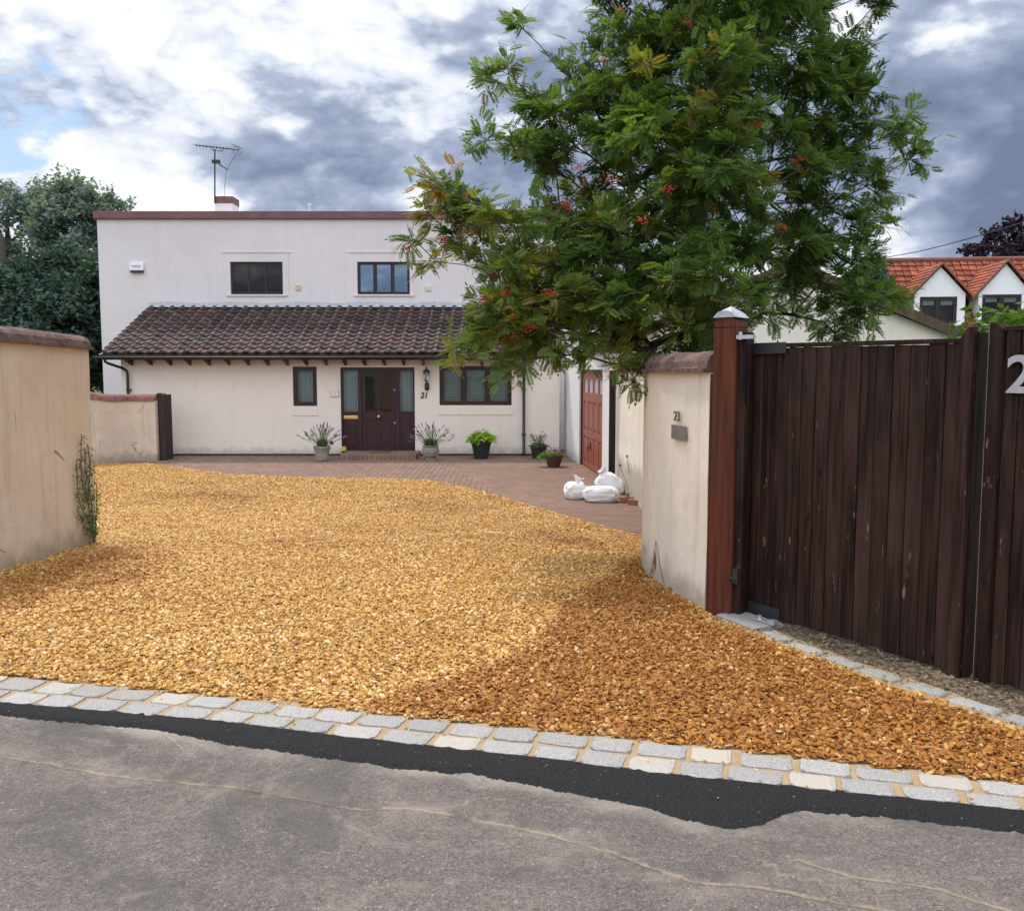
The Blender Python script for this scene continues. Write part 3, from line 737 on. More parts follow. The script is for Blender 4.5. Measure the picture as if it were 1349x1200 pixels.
# ---------------------------------------------------------------- wall with holes
def wall_holes(mb, x0, x1, z0, z1, y, th, holes):
    """wall in the xz plane of mb.T, front at y facing -y; holes = (x0,x1,z0,z1)"""
    xs = sorted({x0, x1} | {h[0] for h in holes} | {h[1] for h in holes}); zs = sorted({z0, z1} | {h[2] for h in holes} | {h[3] for h in holes})
    def solid(i, j):
        if i < 0 or j < 0 or i >= len(xs) - 1 or j >= len(zs) - 1: return False
        cx, cz = (xs[i] + xs[i + 1]) / 2, (zs[j] + zs[j + 1]) / 2
        return not any(h[0] < cx < h[1] and h[2] < cz < h[3] for h in holes)
    for i in range(len(xs) - 1):
        for j in range(len(zs) - 1):
            if not solid(i, j): continue
            a, b, c, d = xs[i], xs[i + 1], zs[j], zs[j + 1]; Y0, Y1 = y, y + th
            mb.add([(a, Y0, c), (b, Y0, c), (b, Y0, d), (a, Y0, d)], [(0, 1, 2, 3)])
            mb.add([(a, Y1, c), (b, Y1, c), (b, Y1, d), (a, Y1, d)], [(3, 2, 1, 0)])
            if not solid(i - 1, j): mb.add([(a, Y0, c), (a, Y0, d), (a, Y1, d), (a, Y1, c)], [(0, 1, 2, 3)])
            if not solid(i + 1, j): mb.add([(b, Y0, c), (b, Y1, c), (b, Y1, d), (b, Y0, d)], [(0, 1, 2, 3)])
            if not solid(i, j - 1): mb.add([(a, Y0, c), (a, Y1, c), (b, Y1, c), (b, Y0, c)], [(0, 1, 2, 3)])
            if not solid(i, j + 1): mb.add([(a, Y0, d), (b, Y0, d), (b, Y1, d), (a, Y1, d)], [(0, 1, 2, 3)])

def tiled_roof(name, O, U, V, ul, vl, tw, th, amp, thick, mat, parent, seed=1, ns=8, power=1.6, jit=.004, clip=None, gap=0.0):
    rr = random.Random(seed); U = Vector(U).normalized(); V = Vector(V).normalized(); N = U.cross(V); O = Vector(O)
    mb = MB(); nc_ = max(1, round(ul / tw)); nr_ = max(1, round(vl / th)); tw = ul / nc_; th = vl / nr_
    for r in range(nr_):
        for c in range(nc_):
            if clip and not clip((c + .5) * tw, (r + .5) * th): continue
            mb.tn = rr.random() ** 1.3; dh = rr.uniform(-jit, jit); dv = rr.uniform(-jit, jit) * 1.5; vs = []; fs = []
            for line, (vv, hh) in enumerate(((r * th + dv, -.01), (r * th + dv, thick), ((r + 1) * th + .01, .0))):
                for k in range(ns + 1):
                    s = gap + (1 - 2 * gap) * k / ns; pr = amp * (.5 + .5 * math.cos(2 * math.pi * (s - .3))) ** power
                    vs.append(O + U * ((c + s) * tw) + V * vv + N * (pr + hh + dh + (.0 if line else -thick * .3)))
            for l in range(2):
                for k in range(ns):
                    a = l * (ns + 1) + k; fs.append((a, a + 1, a + ns + 2, a + ns + 1))
            mb.add(vs, fs)
    o = mb.build(name, mat, parent, smooth=False, tone=True)
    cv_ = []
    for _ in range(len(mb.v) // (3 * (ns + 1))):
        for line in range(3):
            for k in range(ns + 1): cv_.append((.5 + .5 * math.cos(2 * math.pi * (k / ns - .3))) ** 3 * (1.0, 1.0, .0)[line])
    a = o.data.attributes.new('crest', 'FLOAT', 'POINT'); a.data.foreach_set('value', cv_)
    return o

def window(parent, name, x0, x1, z0, z1, y, bars, frame_w=.06, fm=None, gm=None, back=None, T=None, sill=False, opener=.035, depth=.07):
    """window frame as part, panes and what hangs behind as sub-parts; bars = list of x of mullions"""
    fm = fm or M['frame']; gm = gm or M['glass']
    mb = MB(); mb.T = T; yf = y; yb = y + depth
    mb.box((x0, yf, z0), (x0 + frame_w, yb, z1)); mb.box((x1 - frame_w, yf, z0), (x1, yb, z1))
    mb.box((x0 + frame_w, yf + .001, z0), (x1 - frame_w, yb, z0 + frame_w)); mb.box((x0 + frame_w, yf + .001, z1 - frame_w), (x1 - frame_w, yb, z1))
    for b in bars: mb.box((b - frame_w * .55, yf + .002, z0 + frame_w), (b + frame_w * .55, yb, z1 - frame_w))
    fr = mb.build(name, fm, parent)
    cells = [x0 + frame_w] + [b for b in bars] + [x1 - frame_w]
    for i in range(len(cells) - 1):
        a = cells[i] + (frame_w * .55 if i else 0); b = cells[i + 1] - (frame_w * .55 if i < len(cells) - 2 else 0)
        if opener:
            mb = MB(); mb.T = T; o_ = opener; q = yf - .012
            mb.box((a + .003, q, z0 + frame_w + .003), (a + o_, yb - .02, z1 - frame_w - .003)); mb.box((b - o_, q, z0 + frame_w + .003), (b - .003, yb - .02, z1 - frame_w - .003))
            mb.box((a + o_, q + .001, z0 + frame_w + .003), (b - o_, yb - .02, z0 + frame_w + o_)); mb.box((a + o_, q + .001, z1 - frame_w - o_), (b - o_, yb - .02, z1 - frame_w - .003))
            mb.build('casement', fm, fr)
            a += o_; b -= o_
        mb = MB(); mb.T = T
        mb.box((a - .004, yf + .02, z0 + frame_w + opener - .004), (b + .004, yf + .026, z1 - frame_w - opener + .004)); mb.build('pane', gm, fr)
        if back == 'blind':
            mb = MB(); mb.T = T; z = z0 + frame_w + .02; yy = yf + .085
            while z < z1 - frame_w - .01:
                mb.add([(a - .02, yy, z), (b + .02, yy, z), (b + .02, yy + .022, z + .034), (a - .02, yy + .022, z + .034)], [(0, 1, 2, 3)]); z += .05
            mb.build('blind', M['blind'], fr)
    if back in ('curtain', 'dark'):
        mb = MB(); mb.T = T; n_ = int((x1 - x0) * 60) + 2; vs = []
        spans = [(x0 + .03, x1 - .03)] if back == 'curtain' else []
        for (s0, s1) in spans:
            n_ = max(8, int((s1 - s0) * 90)); b0 = len(vs)
            for i in range(n_ + 1):
                s = i / n_; xx = s0 + (s1 - s0) * s; yy = yf + .13 + .018 * math.sin(xx * 70 + 2 * math.sin(xx * 9))
                vs += [(xx, yy, z0), (xx, yy, z1)]
            mb.add(vs, [(2 * i, 2 * i + 2, 2 * i + 3, 2 * i + 1) for i in range(n_)])
        if vs: mb.build('curtain', M['curtain'], fr, smooth=True)
    if sill:
        mb = MB(); mb.T = T; mb.box((x0 - .10, y - .10, z0 - .045), (x1 + .10, y + .02, z0 - .002)); mb.build('sill', sill, parent)
    return fr

def text_part(name, s, size, origin, right, up, ext, mat, parent=None, sx=1.0, shear=0, bevel=0):
    cu = bpy.data.curves.new(name, 'FONT'); cu.body = s; cu.size = size; cu.extrude = ext; cu.align_x = 'CENTER'; cu.align_y = 'CENTER'; cu.shear = shear
    if bevel: cu.offset = bevel
    t = bpy.data.objects.new('tmp', cu); C.objects.link(t)
    bpy.context.view_layer.update()
    me = bpy.data.meshes.new_from_object(t.evaluated_get(bpy.context.evaluated_depsgraph_get()))
    bpy.data.objects.remove(t); bpy.data.curves.remove(cu)
    right = Vector(right).normalized(); up = Vector(up).normalized(); nn = right.cross(up)
    Mx = Matrix((( right.x * sx, up.x, nn.x, origin[0]), (right.y * sx, up.y, nn.y, origin[1]), (right.z * sx, up.z, nn.z, origin[2]), (0, 0, 0, 1)))
    me.transform(Mx); me.name = name; me.materials.clear()
    return link(name, me, parent, mat)

# ================================================================ THE HOUSE
HF = 22.5            # front of the ground-floor lean-to
HM = 25.2            # front of the two-storey block
HG = tz(HF)
def XZ(px, py, Y):
    p = P(px, py, Y); return p.x, p.z
house = thing('white_house', 'two storey flat roofed cream house with brown tiled lean-to roof and dark front door', 'house', (-5, HF, HG))
# two-storey block
xl = XZ(128, 300, HM)[0]; xr = 2.3
ztop = XZ(300, 289, HM)[1]; zcap = XZ(300, 279, HM)[1]
w1 = (*[XZ(304, 388, HM)[0], XZ(373, 388, HM)[0]], XZ(304, 388, HM)[1], XZ(304, 345, HM)[1])
w2 = (*[XZ(471, 388, HM)[0], XZ(540, 388, HM)[0]], XZ(471, 388, HM)[1], XZ(471, 345, HM)[1])
mb = MB(); wall_holes(mb, xl, xr, HG - .3, ztop, HM, .3, [w1, w2])
mb.box((xl, HM + .3, HG - .3), (xl + .3, HM + 7, ztop)); mb.box((xr - .3, HM + .3, HG - .3), (xr, HM + 7, ztop)); mb.box((xl + .3, HM + 6.7, HG - .3), (xr - .3, HM + 7, ztop))
mb.box((xl + .3, HM + .3, ztop - .5), (xr - .3, HM + 6.7, ztop - .3))
mb.build('upper_wall', M['upper'], house)
mb = MB(); mb.box((xl - .07, HM - .09, ztop + .002), (xr + .07, HM + .38, zcap)); mb.box((xl - .07, HM + .38, ztop + .002), (xl + .38, HM + 7.07, zcap)); mb.box((xr - .38, HM + .38, ztop + .002), (xr + .07, HM + 7.07, zcap)); mb.box((xl + .38, HM + 6.62, ztop + .002), (xr - .38, HM + 7.07, zcap))
mb.build('parapet_coping', M['parapet'], house, bevel=.012)
# raised plaster bands round the upper windows
for (a, b, c, d) in (w1, w2):
    mb = MB(); y0 = HM - .018
    mb.box((a - .22, y0, d + .24), (b + .24, HM - .001, d + .285)); mb.box((b + .12, y0, c - .05), (b + .155, HM - .001, d + .24))
    mb.box((a - .30, y0 + .002, c - .42), (b + .5, HM - .001, c - .38))
    mb.build('plaster_band', M['upper'], house)
for i, wn in enumerate((w1, w2)):
    a, b, c, d = wn
    window(house, 'window', a, b, c, d, HM + .06, [a + (b - a) / 3, a + 2 * (b - a) / 3], .055, gm=M['glassblue'] if i else M['glassdoor'], back=None, sill=M['upper'], opener=.0 if i == 0 else .02)
mb = MB(); mb.box((xl + 1, HM + 1.6, w1[2] - 1), (xr - 1, HM + 1.7, w1[3] + .5)); mb.build('inner_partition', M['inside'], house)
# chimney and vent pipe on the flat roof
ch = P(294, 278, HM + 2.4); c0 = XZ(282, 258, HM + 2.4); c1 = XZ(307, 258, HM + 2.4)
mb = MB(); mb.box((c0[0] + .02, HM + 2.4, ztop - .4), (c1[0] - .02, HM + 3.0, c0[1] - .22)); 
chm = mb.build('chimney', M['upper'], house)
mb = MB(); mb.box((c0[0], HM + 2.38, c0[1] - .22), (c1[0], HM + 3.02, c0[1] - .02)); mb.lathe(((c0[0] + c1[0]) / 2 - .1, HM + 2.7, c0[1] - .02), [(.1, 0), (.09, .05)], 12); mb.build('chimney_cap', M['coping'], chm, bevel=.01)
vp = P(408, 280, HM + 2); mb = MB(); mb.tube([(vp.x, vp.y, ztop - .4), (vp.x, vp.y, vp.z + .25)], .05, 10); mb.tube([(vp.x, vp.y, vp.z + .17), (vp.x, vp.y, vp.z + .24)], .075, 10); mb.build('vent_pipe', M['steel'], house)
# small yellow air vents
for (px, py, m_) in ((393, 379, 'yellowvent'), (564, 380, 'creamvent')):
    q = P(px, py, HM); mb = MB(); mb.box((q.x - .075, HM - .025, q.z - .07), (q.x + .075, HM - .001, q.z + .07))
    for k in range(4): mb.box((q.x - .06, HM - .032, q.z - .055 + k * .032), (q.x + .06, HM - .025, q.z - .04 + k * .032))
    mb.build('air_vent', m_plain(m_, (.62, .55, .32) if m_[0] == 'y' else (.66, .62, .55), .6), house)
q = P(448, 375, HM); mb = MB(); mb.lathe((0, 0, 0), [(.03, 0), (.035, .04)], 10); 
o = mb.build('pipe_outlet', M['whiteplastic'], house); o.rotation_euler = (R(90), 0, 0); o.location = (q.x + 5, HM - HF, q.z - HG)

# lean-to: front wall with openings
lx0 = XZ(160, 500, HF)[0]; lx1 = XZ(737, 500, HF)[0]
def hole(px0, py0, px1, py1): 
    a = XZ(px0, py1, HF); b = XZ(px1, py0, HF); return (a[0], b[0], a[1], b[1])
hw1 = hole(386.5, 483, 417, 535); hd = hole(450, 484, 546, 597); hw2 = hole(579, 482, 674, 534)
ez = XZ(400, 462, HF)[1]
mb = MB(); wall_holes(mb, lx0, lx1, HG - .0 + .05, ez + .02, HF, .3, [hw1, hd, hw2])
mb.box((lx0, HF + .3, HG + .05), (lx0 + .3, HM - .002, ez + .02)); mb.box((lx1 - .3, HF + .3, HG + .05), (lx1, HM - .002, ez + .02))
# gable cheek under the roof slope at the left end
zt = XZ(195, 404, HM)[1]
mb.prism([(lx0, HF + .3, ez + .021), (lx0, HM - .003, ez + .021), (lx0, HM - .003, zt - .1)], (.28, 0, 0))
mb.build('lower_wall', M['lower'], house)
mb = MB()
segs = [(lx0 + .02, hd[0] + .0), (hd[1], lx1 - .02)]
for a, b in segs: mb.box((a, HF + .02, HG - .3), (b, HF + .28, HG + .049))
mb.build('plinth', m_plain('dark_plinth', (.06, .05, .045), .9, .3), house)
for (a, b, c, d) in (hw1, hw2):   # rendered apron under each window
    mb = MB(); mb.box((a - .02, HF - .016, c - .24), (b + .02, HF - .001, c - .004)); mb.build('plaster_band', M['lower'], house, bevel=.006)
window(house, 'window', *hw1[:2], hw1[2], hw1[3], HF + .03, [], .075, back='curtain', opener=.025)
window(house, 'window', *hw2[:2], hw2[2], hw2[3], HF + .03, [hw2[0] + (hw2[1] - hw2[0]) * .335, hw2[0] + (hw2[1] - hw2[0]) * .665], .075, back='blind', opener=.03)
mb = MB(); mb.box((lx0 + .31, HF + 1.4, HG + .06), (lx1 - .31, HF + 1.45, ez)); mb.box((lx0 + .31, HF + .31, HG + .0), (lx1 - .31, HM - .01, HG + .05)); mb.build('inner_partition', M['inside'], house)
# front door set: left sidelight with letter plate, panelled door with two panes, right sidelight
dx0, dx1, dz0, dz1 = hd; dz0 = dz0 + .0
def dX(px): return XZ(px, 540, HF)[0]
def dZ(py): return XZ(500, py, HF)[1]
fy = HF + .04
dset = MB(); fw = .05
dset.box((dx0, fy, dz0), (dx0 + fw, fy + .09, dz1)); dset.box((dx1 - fw, fy, dz0), (dx1, fy + .09, dz1)); dset.box((dx0 + fw, fy + .001, dz1 - .075), (dx1 - fw, fy + .09, dz1))
dset.box((dX(471.5), fy, dz0), (dX(476.5), fy + .09, dz1 - .076)); dset.box((dX(520.5), fy, dz0), (dX(526), fy + .09, dz1 - .076))
dset.box((dx0 + fw, fy + .003, dz0), (dX(471.5), fy + .085, dz0 + .07)); dset.box((dX(526), fy + .003, dz0), (dx1 - fw, fy + .085, dz0 + .07))
dframe = dset.build('door_frame', M['door'], house, bevel=.004)
zm = dZ(545); zsill = dz0 + .07
for (a, b, nm) in ((dx0 + fw, dX(471.5), 'l'), (dX(526), dx1 - fw, 'r')):
    mb = MB(); mb.box((a, fy + .03, zsill), (b, fy + .07, zm)); mb.box((a, fy + .015, zm), (b, fy + .075, zm + .05))
    mb.box((a + .05, fy + .018, zsill + .08), (b - .05, fy + .03, zm - .2)); mb.box((a + .07, fy + .012, zsill + .10), (b - .07, fy + .018, zm - .22))
    sp = mb.build('side_panel', M['door'], house, bevel=.003)
    mb = MB(); mb.box((a - .003, fy + .04, zm + .045), (b + .003, fy + .046, dz1 - .07)); mb.build('pane', M['glass'], sp)
    mb = MB(); vs = []; n_ = 34
    for i in range(n_ + 1):
        xx = a + (b - a) * i / n_; yy = fy + .14 + .02 * math.sin(xx * 75 + 1.5 * math.sin(xx * 11)); vs += [(xx, yy, zm - .05), (xx, yy, dz1)]
    mb.add(vs, [(2 * i, 2 * i + 2, 2 * i + 3, 2 * i + 1) for i in range(n_)]); mb.build('curtain', M['curtain'], sp, smooth=True)
    if nm == 'l':
        mb = MB(); mb.box((a + .01, fy + .006, dZ(552)), (b - .01, fy + .014, dZ(547.5))); mb.box((a + .04, fy + .001, dZ(551)), (b - .04, fy + .006, dZ(548.6))); mb.build('letter_plate', M['brass'], sp, bevel=.003)
a, b = dX(476.5) + .004, dX(520.5) - .004; mid = (a + b) / 2
dm = MB(); z0, z1 = dz0 + .012, dz1 - .08
st = .085
dm.box((a, fy + .02, z0), (a + st, fy + .065, z1)); dm.box((b - st, fy + .02, z0), (b, fy + .065, z1)); dm.box((a + st, fy + .021, z1 - .09), (b - st, fy + .064, z1))
dm.box((a + st, fy + .021, z0), (b - st, fy + .064, z0 + .22)); dm.box((a + st, fy + .021, dZ(553)), (b - st, fy + .064, dZ(543))); dm.box((mid - .035, fy + .022, z0 + .22), (mid + .035, fy + .063, dZ(553))); dm.box((mid - .03, fy + .022, dZ(543)), (mid + .03, fy + .063, z1 - .09))
for (p0, p1) in ((a + st, mid - .035), (mid + .035, b - st)):
    dm.box((p0, fy + .035, z0 + .22), (p1, fy + .055, dZ(553)))
    dm.box((p0 + .04, fy + .028, z0 + .27), (p1 - .04, fy + .035, dZ(553) - .05))
    dm.box((p0, fy + .026, dZ(553) - .025), (p1, fy + .035, dZ(553)))
dm.box((a + .03, fy + .0, z0 + .05), (b - .03, fy + .02, z0 + .09))
door = dm.build('front_door', M['door'], house, bevel=.003)
for (p0, p1) in ((a + st, mid - .03), (mid + .03, b - st)):
    mb = MB(); mb.box((p0 - .003, fy + .04, dZ(543) - .003), (p1 + .003, fy + .046, z1 - .087)); mb.build('pane', M['glassdoor'], door)
def knob(px, py, r, mat):
    x, z = XZ(px, py, HF); k = MB(); k.lathe((0, 0, 0), [(r * 1.3, 0), (r * 1.3, .006), (r * .5, .01), (r * .5, .035), (r, .045), (r * .9, .07), (r * .3, .08)], 14)
    k.v = [(x + p[0], fy + .02 - p[2], z + p[1]) for p in k.v]; return k.build('door_knob', mat, door, smooth=True)
knob(498.5, 549, .035, M['brass']); knob(520, 557.5, .022, M['steel']); knob(519.5, 514, .022, M['steel'])
# door step
s0 = G(447, 606); s1x = XZ(548, 600, s0.y)[0]
mb = MB(); mb.box((s0.x, s0.y, HG - .05), (s1x, HF - .002, HG + .13)); mb.build('door_step', M['paving'], house, bevel=.01)
mb = MB(); mb.box((dX(492), s0.y + .25, HG + .131), (dX(516), HF - .2, HG + .142)); o = mb.build('door_mat', m_plain('door_mat_fibre', (.12, .07, .05), .95, .3, 40, .6)); prop(o, 'small brown door mat lying on the front door step', 'door mat')

# lean-to roof of pantiles
roofL = XZ(131, 470, HF - .45); rT = XZ(195, 405, HM)
e0 = Vector((roofL[0], HF - .42, XZ(300, 466, HF - .42)[1])); top_z = rT[1]
slope = Vector((0, HM - .01 - e0.y, top_z - e0.z)); rx1 = .62
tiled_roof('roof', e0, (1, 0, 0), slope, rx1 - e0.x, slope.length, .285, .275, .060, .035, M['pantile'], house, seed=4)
mb = MB(); sn = Vector((0, -slope.z, slope.y)).normalized()
mb.prism([e0 - sn * .02, e0 + slope - sn * .02, e0 + slope - sn * .10, e0 - sn * .10], (rx1 - e0.x, 0, 0)); mb.build('roof_deck', M['frame'], house)
mb = MB()   # lead flashing where the roof meets the wall, slightly wavy top edge
for i in range(40):
    x0 = e0.x + (rx1 - e0.x) * i / 40; x1 = e0.x + (rx1 - e0.x) * (i + 1) / 40
    h0 = .13 + .02 * math.sin(i * .9); h1 = .13 + .02 * math.sin((i + 1) * .9)
    mb.add([(x0, HM - .012, top_z + h0), (x1, HM - .012, top_z + h1), (x1, HM - .03, top_z + .02), (x0, HM - .03, top_z + .02)], [(3, 2, 1, 0)])
    mb.add([(x0, HM - .03, top_z + .02), (x1, HM - .03, top_z + .02), (x1, HM - .19, top_z - .005), (x0, HM - .19, top_z - .005)], [(3, 2, 1, 0)])
mb.build('flashing', M['lead'], house)
mb = MB(); mb.prism([e0 + Vector((-.03, 0, -.02)), e0 + slope + Vector((-.03, -.03, -.02)), e0 + slope + Vector((-.03, -.03, -.13)), e0 + Vector((-.03, 0, -.13))], (.028, 0, 0)); mb.build('bargeboard', M['frame'], house)
# gutter, rafter feet
gz = e0.z - .075; gy = e0.y - .07
mb = MB(); n_ = 8; prof = [(gy + .055 * math.cos(math.pi + math.pi * k / n_), gz + .055 * math.sin(math.pi + math.pi * k / n_)) for k in range(n_ + 1)]
vs = []; 
for x in (e0.x - .12, rx1 + .05):
    vs += [(x, a, b) for a, b in prof] + [(x, a * .9 + gy * .1, b * .9 + gz * .1 + .004) for a, b in reversed(prof)]
K = 2 * (n_ + 1); mb.add(vs, [(i, (i + 1) % K, K + (i + 1) % K, K + i) for i in range(K)] + [tuple(range(K))[::-1], tuple(range(K, 2 * K))])
mb.build('gutter', M['black'], house)
mb = MB(); mb.box((e0.x, e0.y + .0, e0.z - .15), (rx1, e0.y + .025, e0.z - .02)); mb.build('fascia', M['frame'], house)
px = 174.0
while px < 700:
    x = XZ(px, 470, HF)[0]
    if x < rx1 - .05:
        mb = MB(); mb.prism([(x - .025, HF - .001, e0.z + .0), (x - .025, HF - .38, e0.z - .13), (x - .025, HF - .38, e0.z - .17), (x - .025, HF - .03, e0.z - .28), (x - .025, HF - .001, e0.z - .28)], (.05, 0, 0)); mb.build('rafter_foot', M['frame'], house)
    px += 25.6
# down pipes
def brk(mb, x, z): mb.tube([(x, HF - .09, z - .02), (x, HF - .09, z + .02)], .046, 10); mb.box((x - .06, HF - .05, z - .012), (x + .06, HF - .001, z + .012))
xa = XZ(171, 520, HF)[0]; xb = XZ(150, 475, HF)[0]
mb = MB(); mb.tube([(xb, gy, gz - .03), (xb, gy, gz - .12), (xb + .06, gy + .05, gz - .16), (xa - .10, HF - .13, gz - .27), (xa - .02, HF - .09, gz - .33), (xa, HF - .09, gz - .42), (xa, HF - .09, gz - 1.2), (xa, HF - .09, HG + .05)], .034, 10); brk(mb, xa, gz - .8); brk(mb, xa, gz - 1.9)
mb.build('downpipe', M['black'], house, smooth=True)
xa = XZ(690, 520, HF)[0]
mb = MB(); mb.tube([(xa, gy, gz - .03), (xa, gy + .02, gz - .14), (xa, HF - .12, gz - .25), (xa, HF - .09, gz - .33), (xa, HF - .09, HG + .1), (xa - .02, HF - .16, HG + .04)], .036, 10); brk(mb, xa, gz - .8); brk(mb, xa, gz - 1.9)
mb.build('downpipe', M['black'], house, smooth=True)
q = P(437, 583, HF); mb = MB(); mb.lathe((0, 0, 0), [(.045, 0), (.045, .02), (.03, .025)], 12); mb.v = [(q.x + p[0], HF - p[2], q.z + p[1]) for p in mb.v]; mb.build('waste_outlet', M['black'], house)

# things hung on the house
q = P(181, 352, HM)
al = thing('alarm_box', 'white burglar alarm box high on the left of the house wall', 'alarm box', (q.x, HM, q.z - .13))
mb = MB(); mb.prism([(q.x - .19, HM - .001, q.z - .10), (q.x - .19, HM - .001, q.z + .13), (q.x - .19, HM - .06, q.z + .13), (q.x - .19, HM - .09, q.z - .10)], (.38, 0, 0)); mb.build('cover', M['whiteplastic'], al, bevel=.015)
mb = MB(); mb.box((q.x - .17, HM - .085, q.z - .15), (q.x + .17, HM - .001, q.z - .101)); mb.build('sounder', M['iron'], al, bevel=.01)
lett = m_plain('grey_print', (.25, .26, .30), .6)
for r_ in range(2):
    mb = MB()
    for k in range(7 - r_): mb.box((q.x - .13 + k * .038 + r_ * .02, HM - .0905 + r_ * .009, q.z + .01 - r_ * .055), (q.x - .13 + k * .038 + .026 + r_ * .02, HM - .084 + r_ * .009 , q.z + .035 - r_ * .055))
    mb.build('lettering', lett, al)
q = P(562.5, 500, HF)
lamp = thing('wall_lantern', 'black coach lantern on the house wall right of the front door', 'wall lamp', (q.x, HF, q.z - .3))
mb = MB(); X0, Y0 = q.x, HF - .16
mb.lathe((X0, HF - .03, q.z - .27), [(.02, 0), (.055, .03), (.06, .1), (.05, .17), (.02, .2)], 14); mb.tube([(X0, HF - .03, q.z - .12), (X0, HF - .10, q.z - .09), (X0, Y0, q.z - .06)], .012, 8); mb.build('bracket', M['iron'], lamp, smooth=True)
mb = MB(); z = q.z - .05; mb.lathe((X0, Y0, z), [(.035, 0), (.05, .02), (.05, .03)], 6)
for k in range(6): t = k * math.pi / 3; mb.tube([(X0 + .048 * math.cos(t), Y0 + .048 * math.sin(t), z + .03), (X0 + .075 * math.cos(t), Y0 + .075 * math.sin(t), z + .22)], .006, 5)
mb.lathe((X0, Y0, z + .22), [(.10, 0), (.09, .02), (.05, .07), (.02, .09), (.012, .12), (.02, .135), (.004, .16)], 6); mb.build('cage', M['iron'], lamp)
mb = MB(); mb.lathe((X0, Y0, z + .032), [(.040, 0), (.066, .185)], 6); mb.build('lantern_glass', M['glass'], lamp)
q = P(558.5, 521, HF); o = text_part('house_number', '21', .20, (q.x, HF - .012, q.z), (1, 0, 0), (0, 0, 1), .011, M['iron'], sx=.9, shear=.25, bevel=.004); prop(o, 'black metal number 21 on the wall right of the front door', 'house number')
q = P(441, 519, HF); pq = thing('door_plaque', 'small pale stone plaque on the wall left of the front door', 'plaque', (q.x, HF, q.z))
mb = MB(); mb.box((q.x - .105, HF - .018, q.z - .075), (q.x + .105, HF - .001, q.z + .075)); mb.build('plate', M['plaque'], pq, bevel=.006)
mb = MB(); mb.box((q.x - .09, HF - .023, q.z - .06), (q.x + .09, HF - .018, q.z + .06)); mb.build('inset', M['lower'], pq); text_part('engraving', '2', .09, (q.x, HF - .024, q.z), (1, 0, 0), (0, 0, 1), .002, M['plaque'], pq)
# aerial on the chimney
AY = HM + 2.34
def A_(px, py): return P(px, py, AY)
ae = thing('tv_aerial', 'thin metal television aerial on a mast fixed to the chimney', 'tv aerial', A_(283, 262))
base = A_(283, 268); tp = A_(283, 197)
mb = MB(); mb.tube([base, tp], .022, 8); mb.build('mast', M['iron'], ae)
b0, b1 = A_(250, 186), A_(319, 201); b0.y += .5; b1.y -= .3
mb = MB(); mb.tube([b0, b1], .016, 6)
mb.tube([b0.lerp(b1, .38), b0.lerp(b1, .38) + Vector((0, 0, -.09)), b0.lerp(b1, .62) + Vector((0, 0, -.09)), b0.lerp(b1, .62)], .012, 6)
ax = (b1 - b0).normalized(); cr_ = ax.cross(Vector((0, 0, 1))).normalized()
for k in range(12):
    p = b0.lerp(b1, .02 + k * .078); hl = .13; mb.tube([p - cr_ * hl, p + cr_ * hl], .006, 5); mb.tube([p + Vector((0, 0, -.05)), p + Vector((0, 0, .05))], .007, 4)
for s_ in (-1, 1):
    for k in range(4): mb.tube([b1 + Vector((0, 0, s_ * .03 * (k + 1))) - cr_ * .2 - ax * .05 * k, b1 + Vector((0, 0, s_ * .03 * (k + 1))) + cr_ * .2 - ax * .05 * k], .005, 4)
mb.build('antenna_boom', M['iron'], ae)
s0_, s1_ = A_(281, 214), A_(300, 224)
mb = MB(); mb.box(tuple(s0_ + Vector((-.03, -.06, -.03))), tuple(s0_ + Vector((.2, .04, .06)))); mb.tube([s0_ + Vector((.1, 0, 0)), s1_], .014, 6)
for k in range(5): p = s0_.lerp(s1_, .2 + k * .19); mb.tube([p + Vector((0, -.12, 0)), p + Vector((0, .12, 0))], .006, 4)
mb.build('small_antenna', M['iron'], ae)
mb = MB(); mb.tube([A_(312, 202), A_(303, 216), A_(298, 226), A_(296, 245), A_(296, 262)], .006, 5); mb.build('cable', M['wire'], ae)

# ================================================================ GARAGE BUILDING
GA = Vector((1.32, 23.0, 0)); GBc = Vector((1.80, 16.75, 0))
ud = (GBc - GA).normalized()                     # along the left wall, towards the viewer
Lg = (GBc - GA).length
nd = Vector((ud.y, -ud.x, 0))                    # check outward = -x
if nd.x > 0: nd = -nd
TG = Matrix(((ud.x, -nd.x, 0, GA.x), (ud.y, -nd.y, 0, GA.y), (0, 0, 1, 0), (0, 0, 0, 1)))   # local x along, y inward, z up
def gs(px):    # distance along the wall seen at image column px
    r = (px - 674.5) / F; 
    # (GA.x+ud.x s) = r' * Y with r' corrected for pitch at mid-height ~ same
    return (r * GA.y - GA.x) / (ud.x - r * ud.y)
gg = tz(20)
garage = thing('garage_building', 'single storey garage building with white side wall and wide cream gable', 'garage building', (GBc.x, GBc.y, gg))
sd0, sd1 = gs(763), gs(793.5); sp0, sp1 = gs(738), gs(744.5)
gd = (sd0, sd1, gg + .0, P(775, 487, 18.8).z); gp = (max(.02, sp0), sp1, gg, P(741, 487, 22.3).z)
gez = P(797, 463, 16.9).z + .02
mb = MB(); mb.T = TG; wall_holes(mb, 0, Lg, gg - .2, gez, 0, .2, [(gd[0], gd[1], gg - .2, gd[3]), (gp[0], gp[1], gg - .2, gp[3])]); mb.build('side_wall', M['white'], garage)
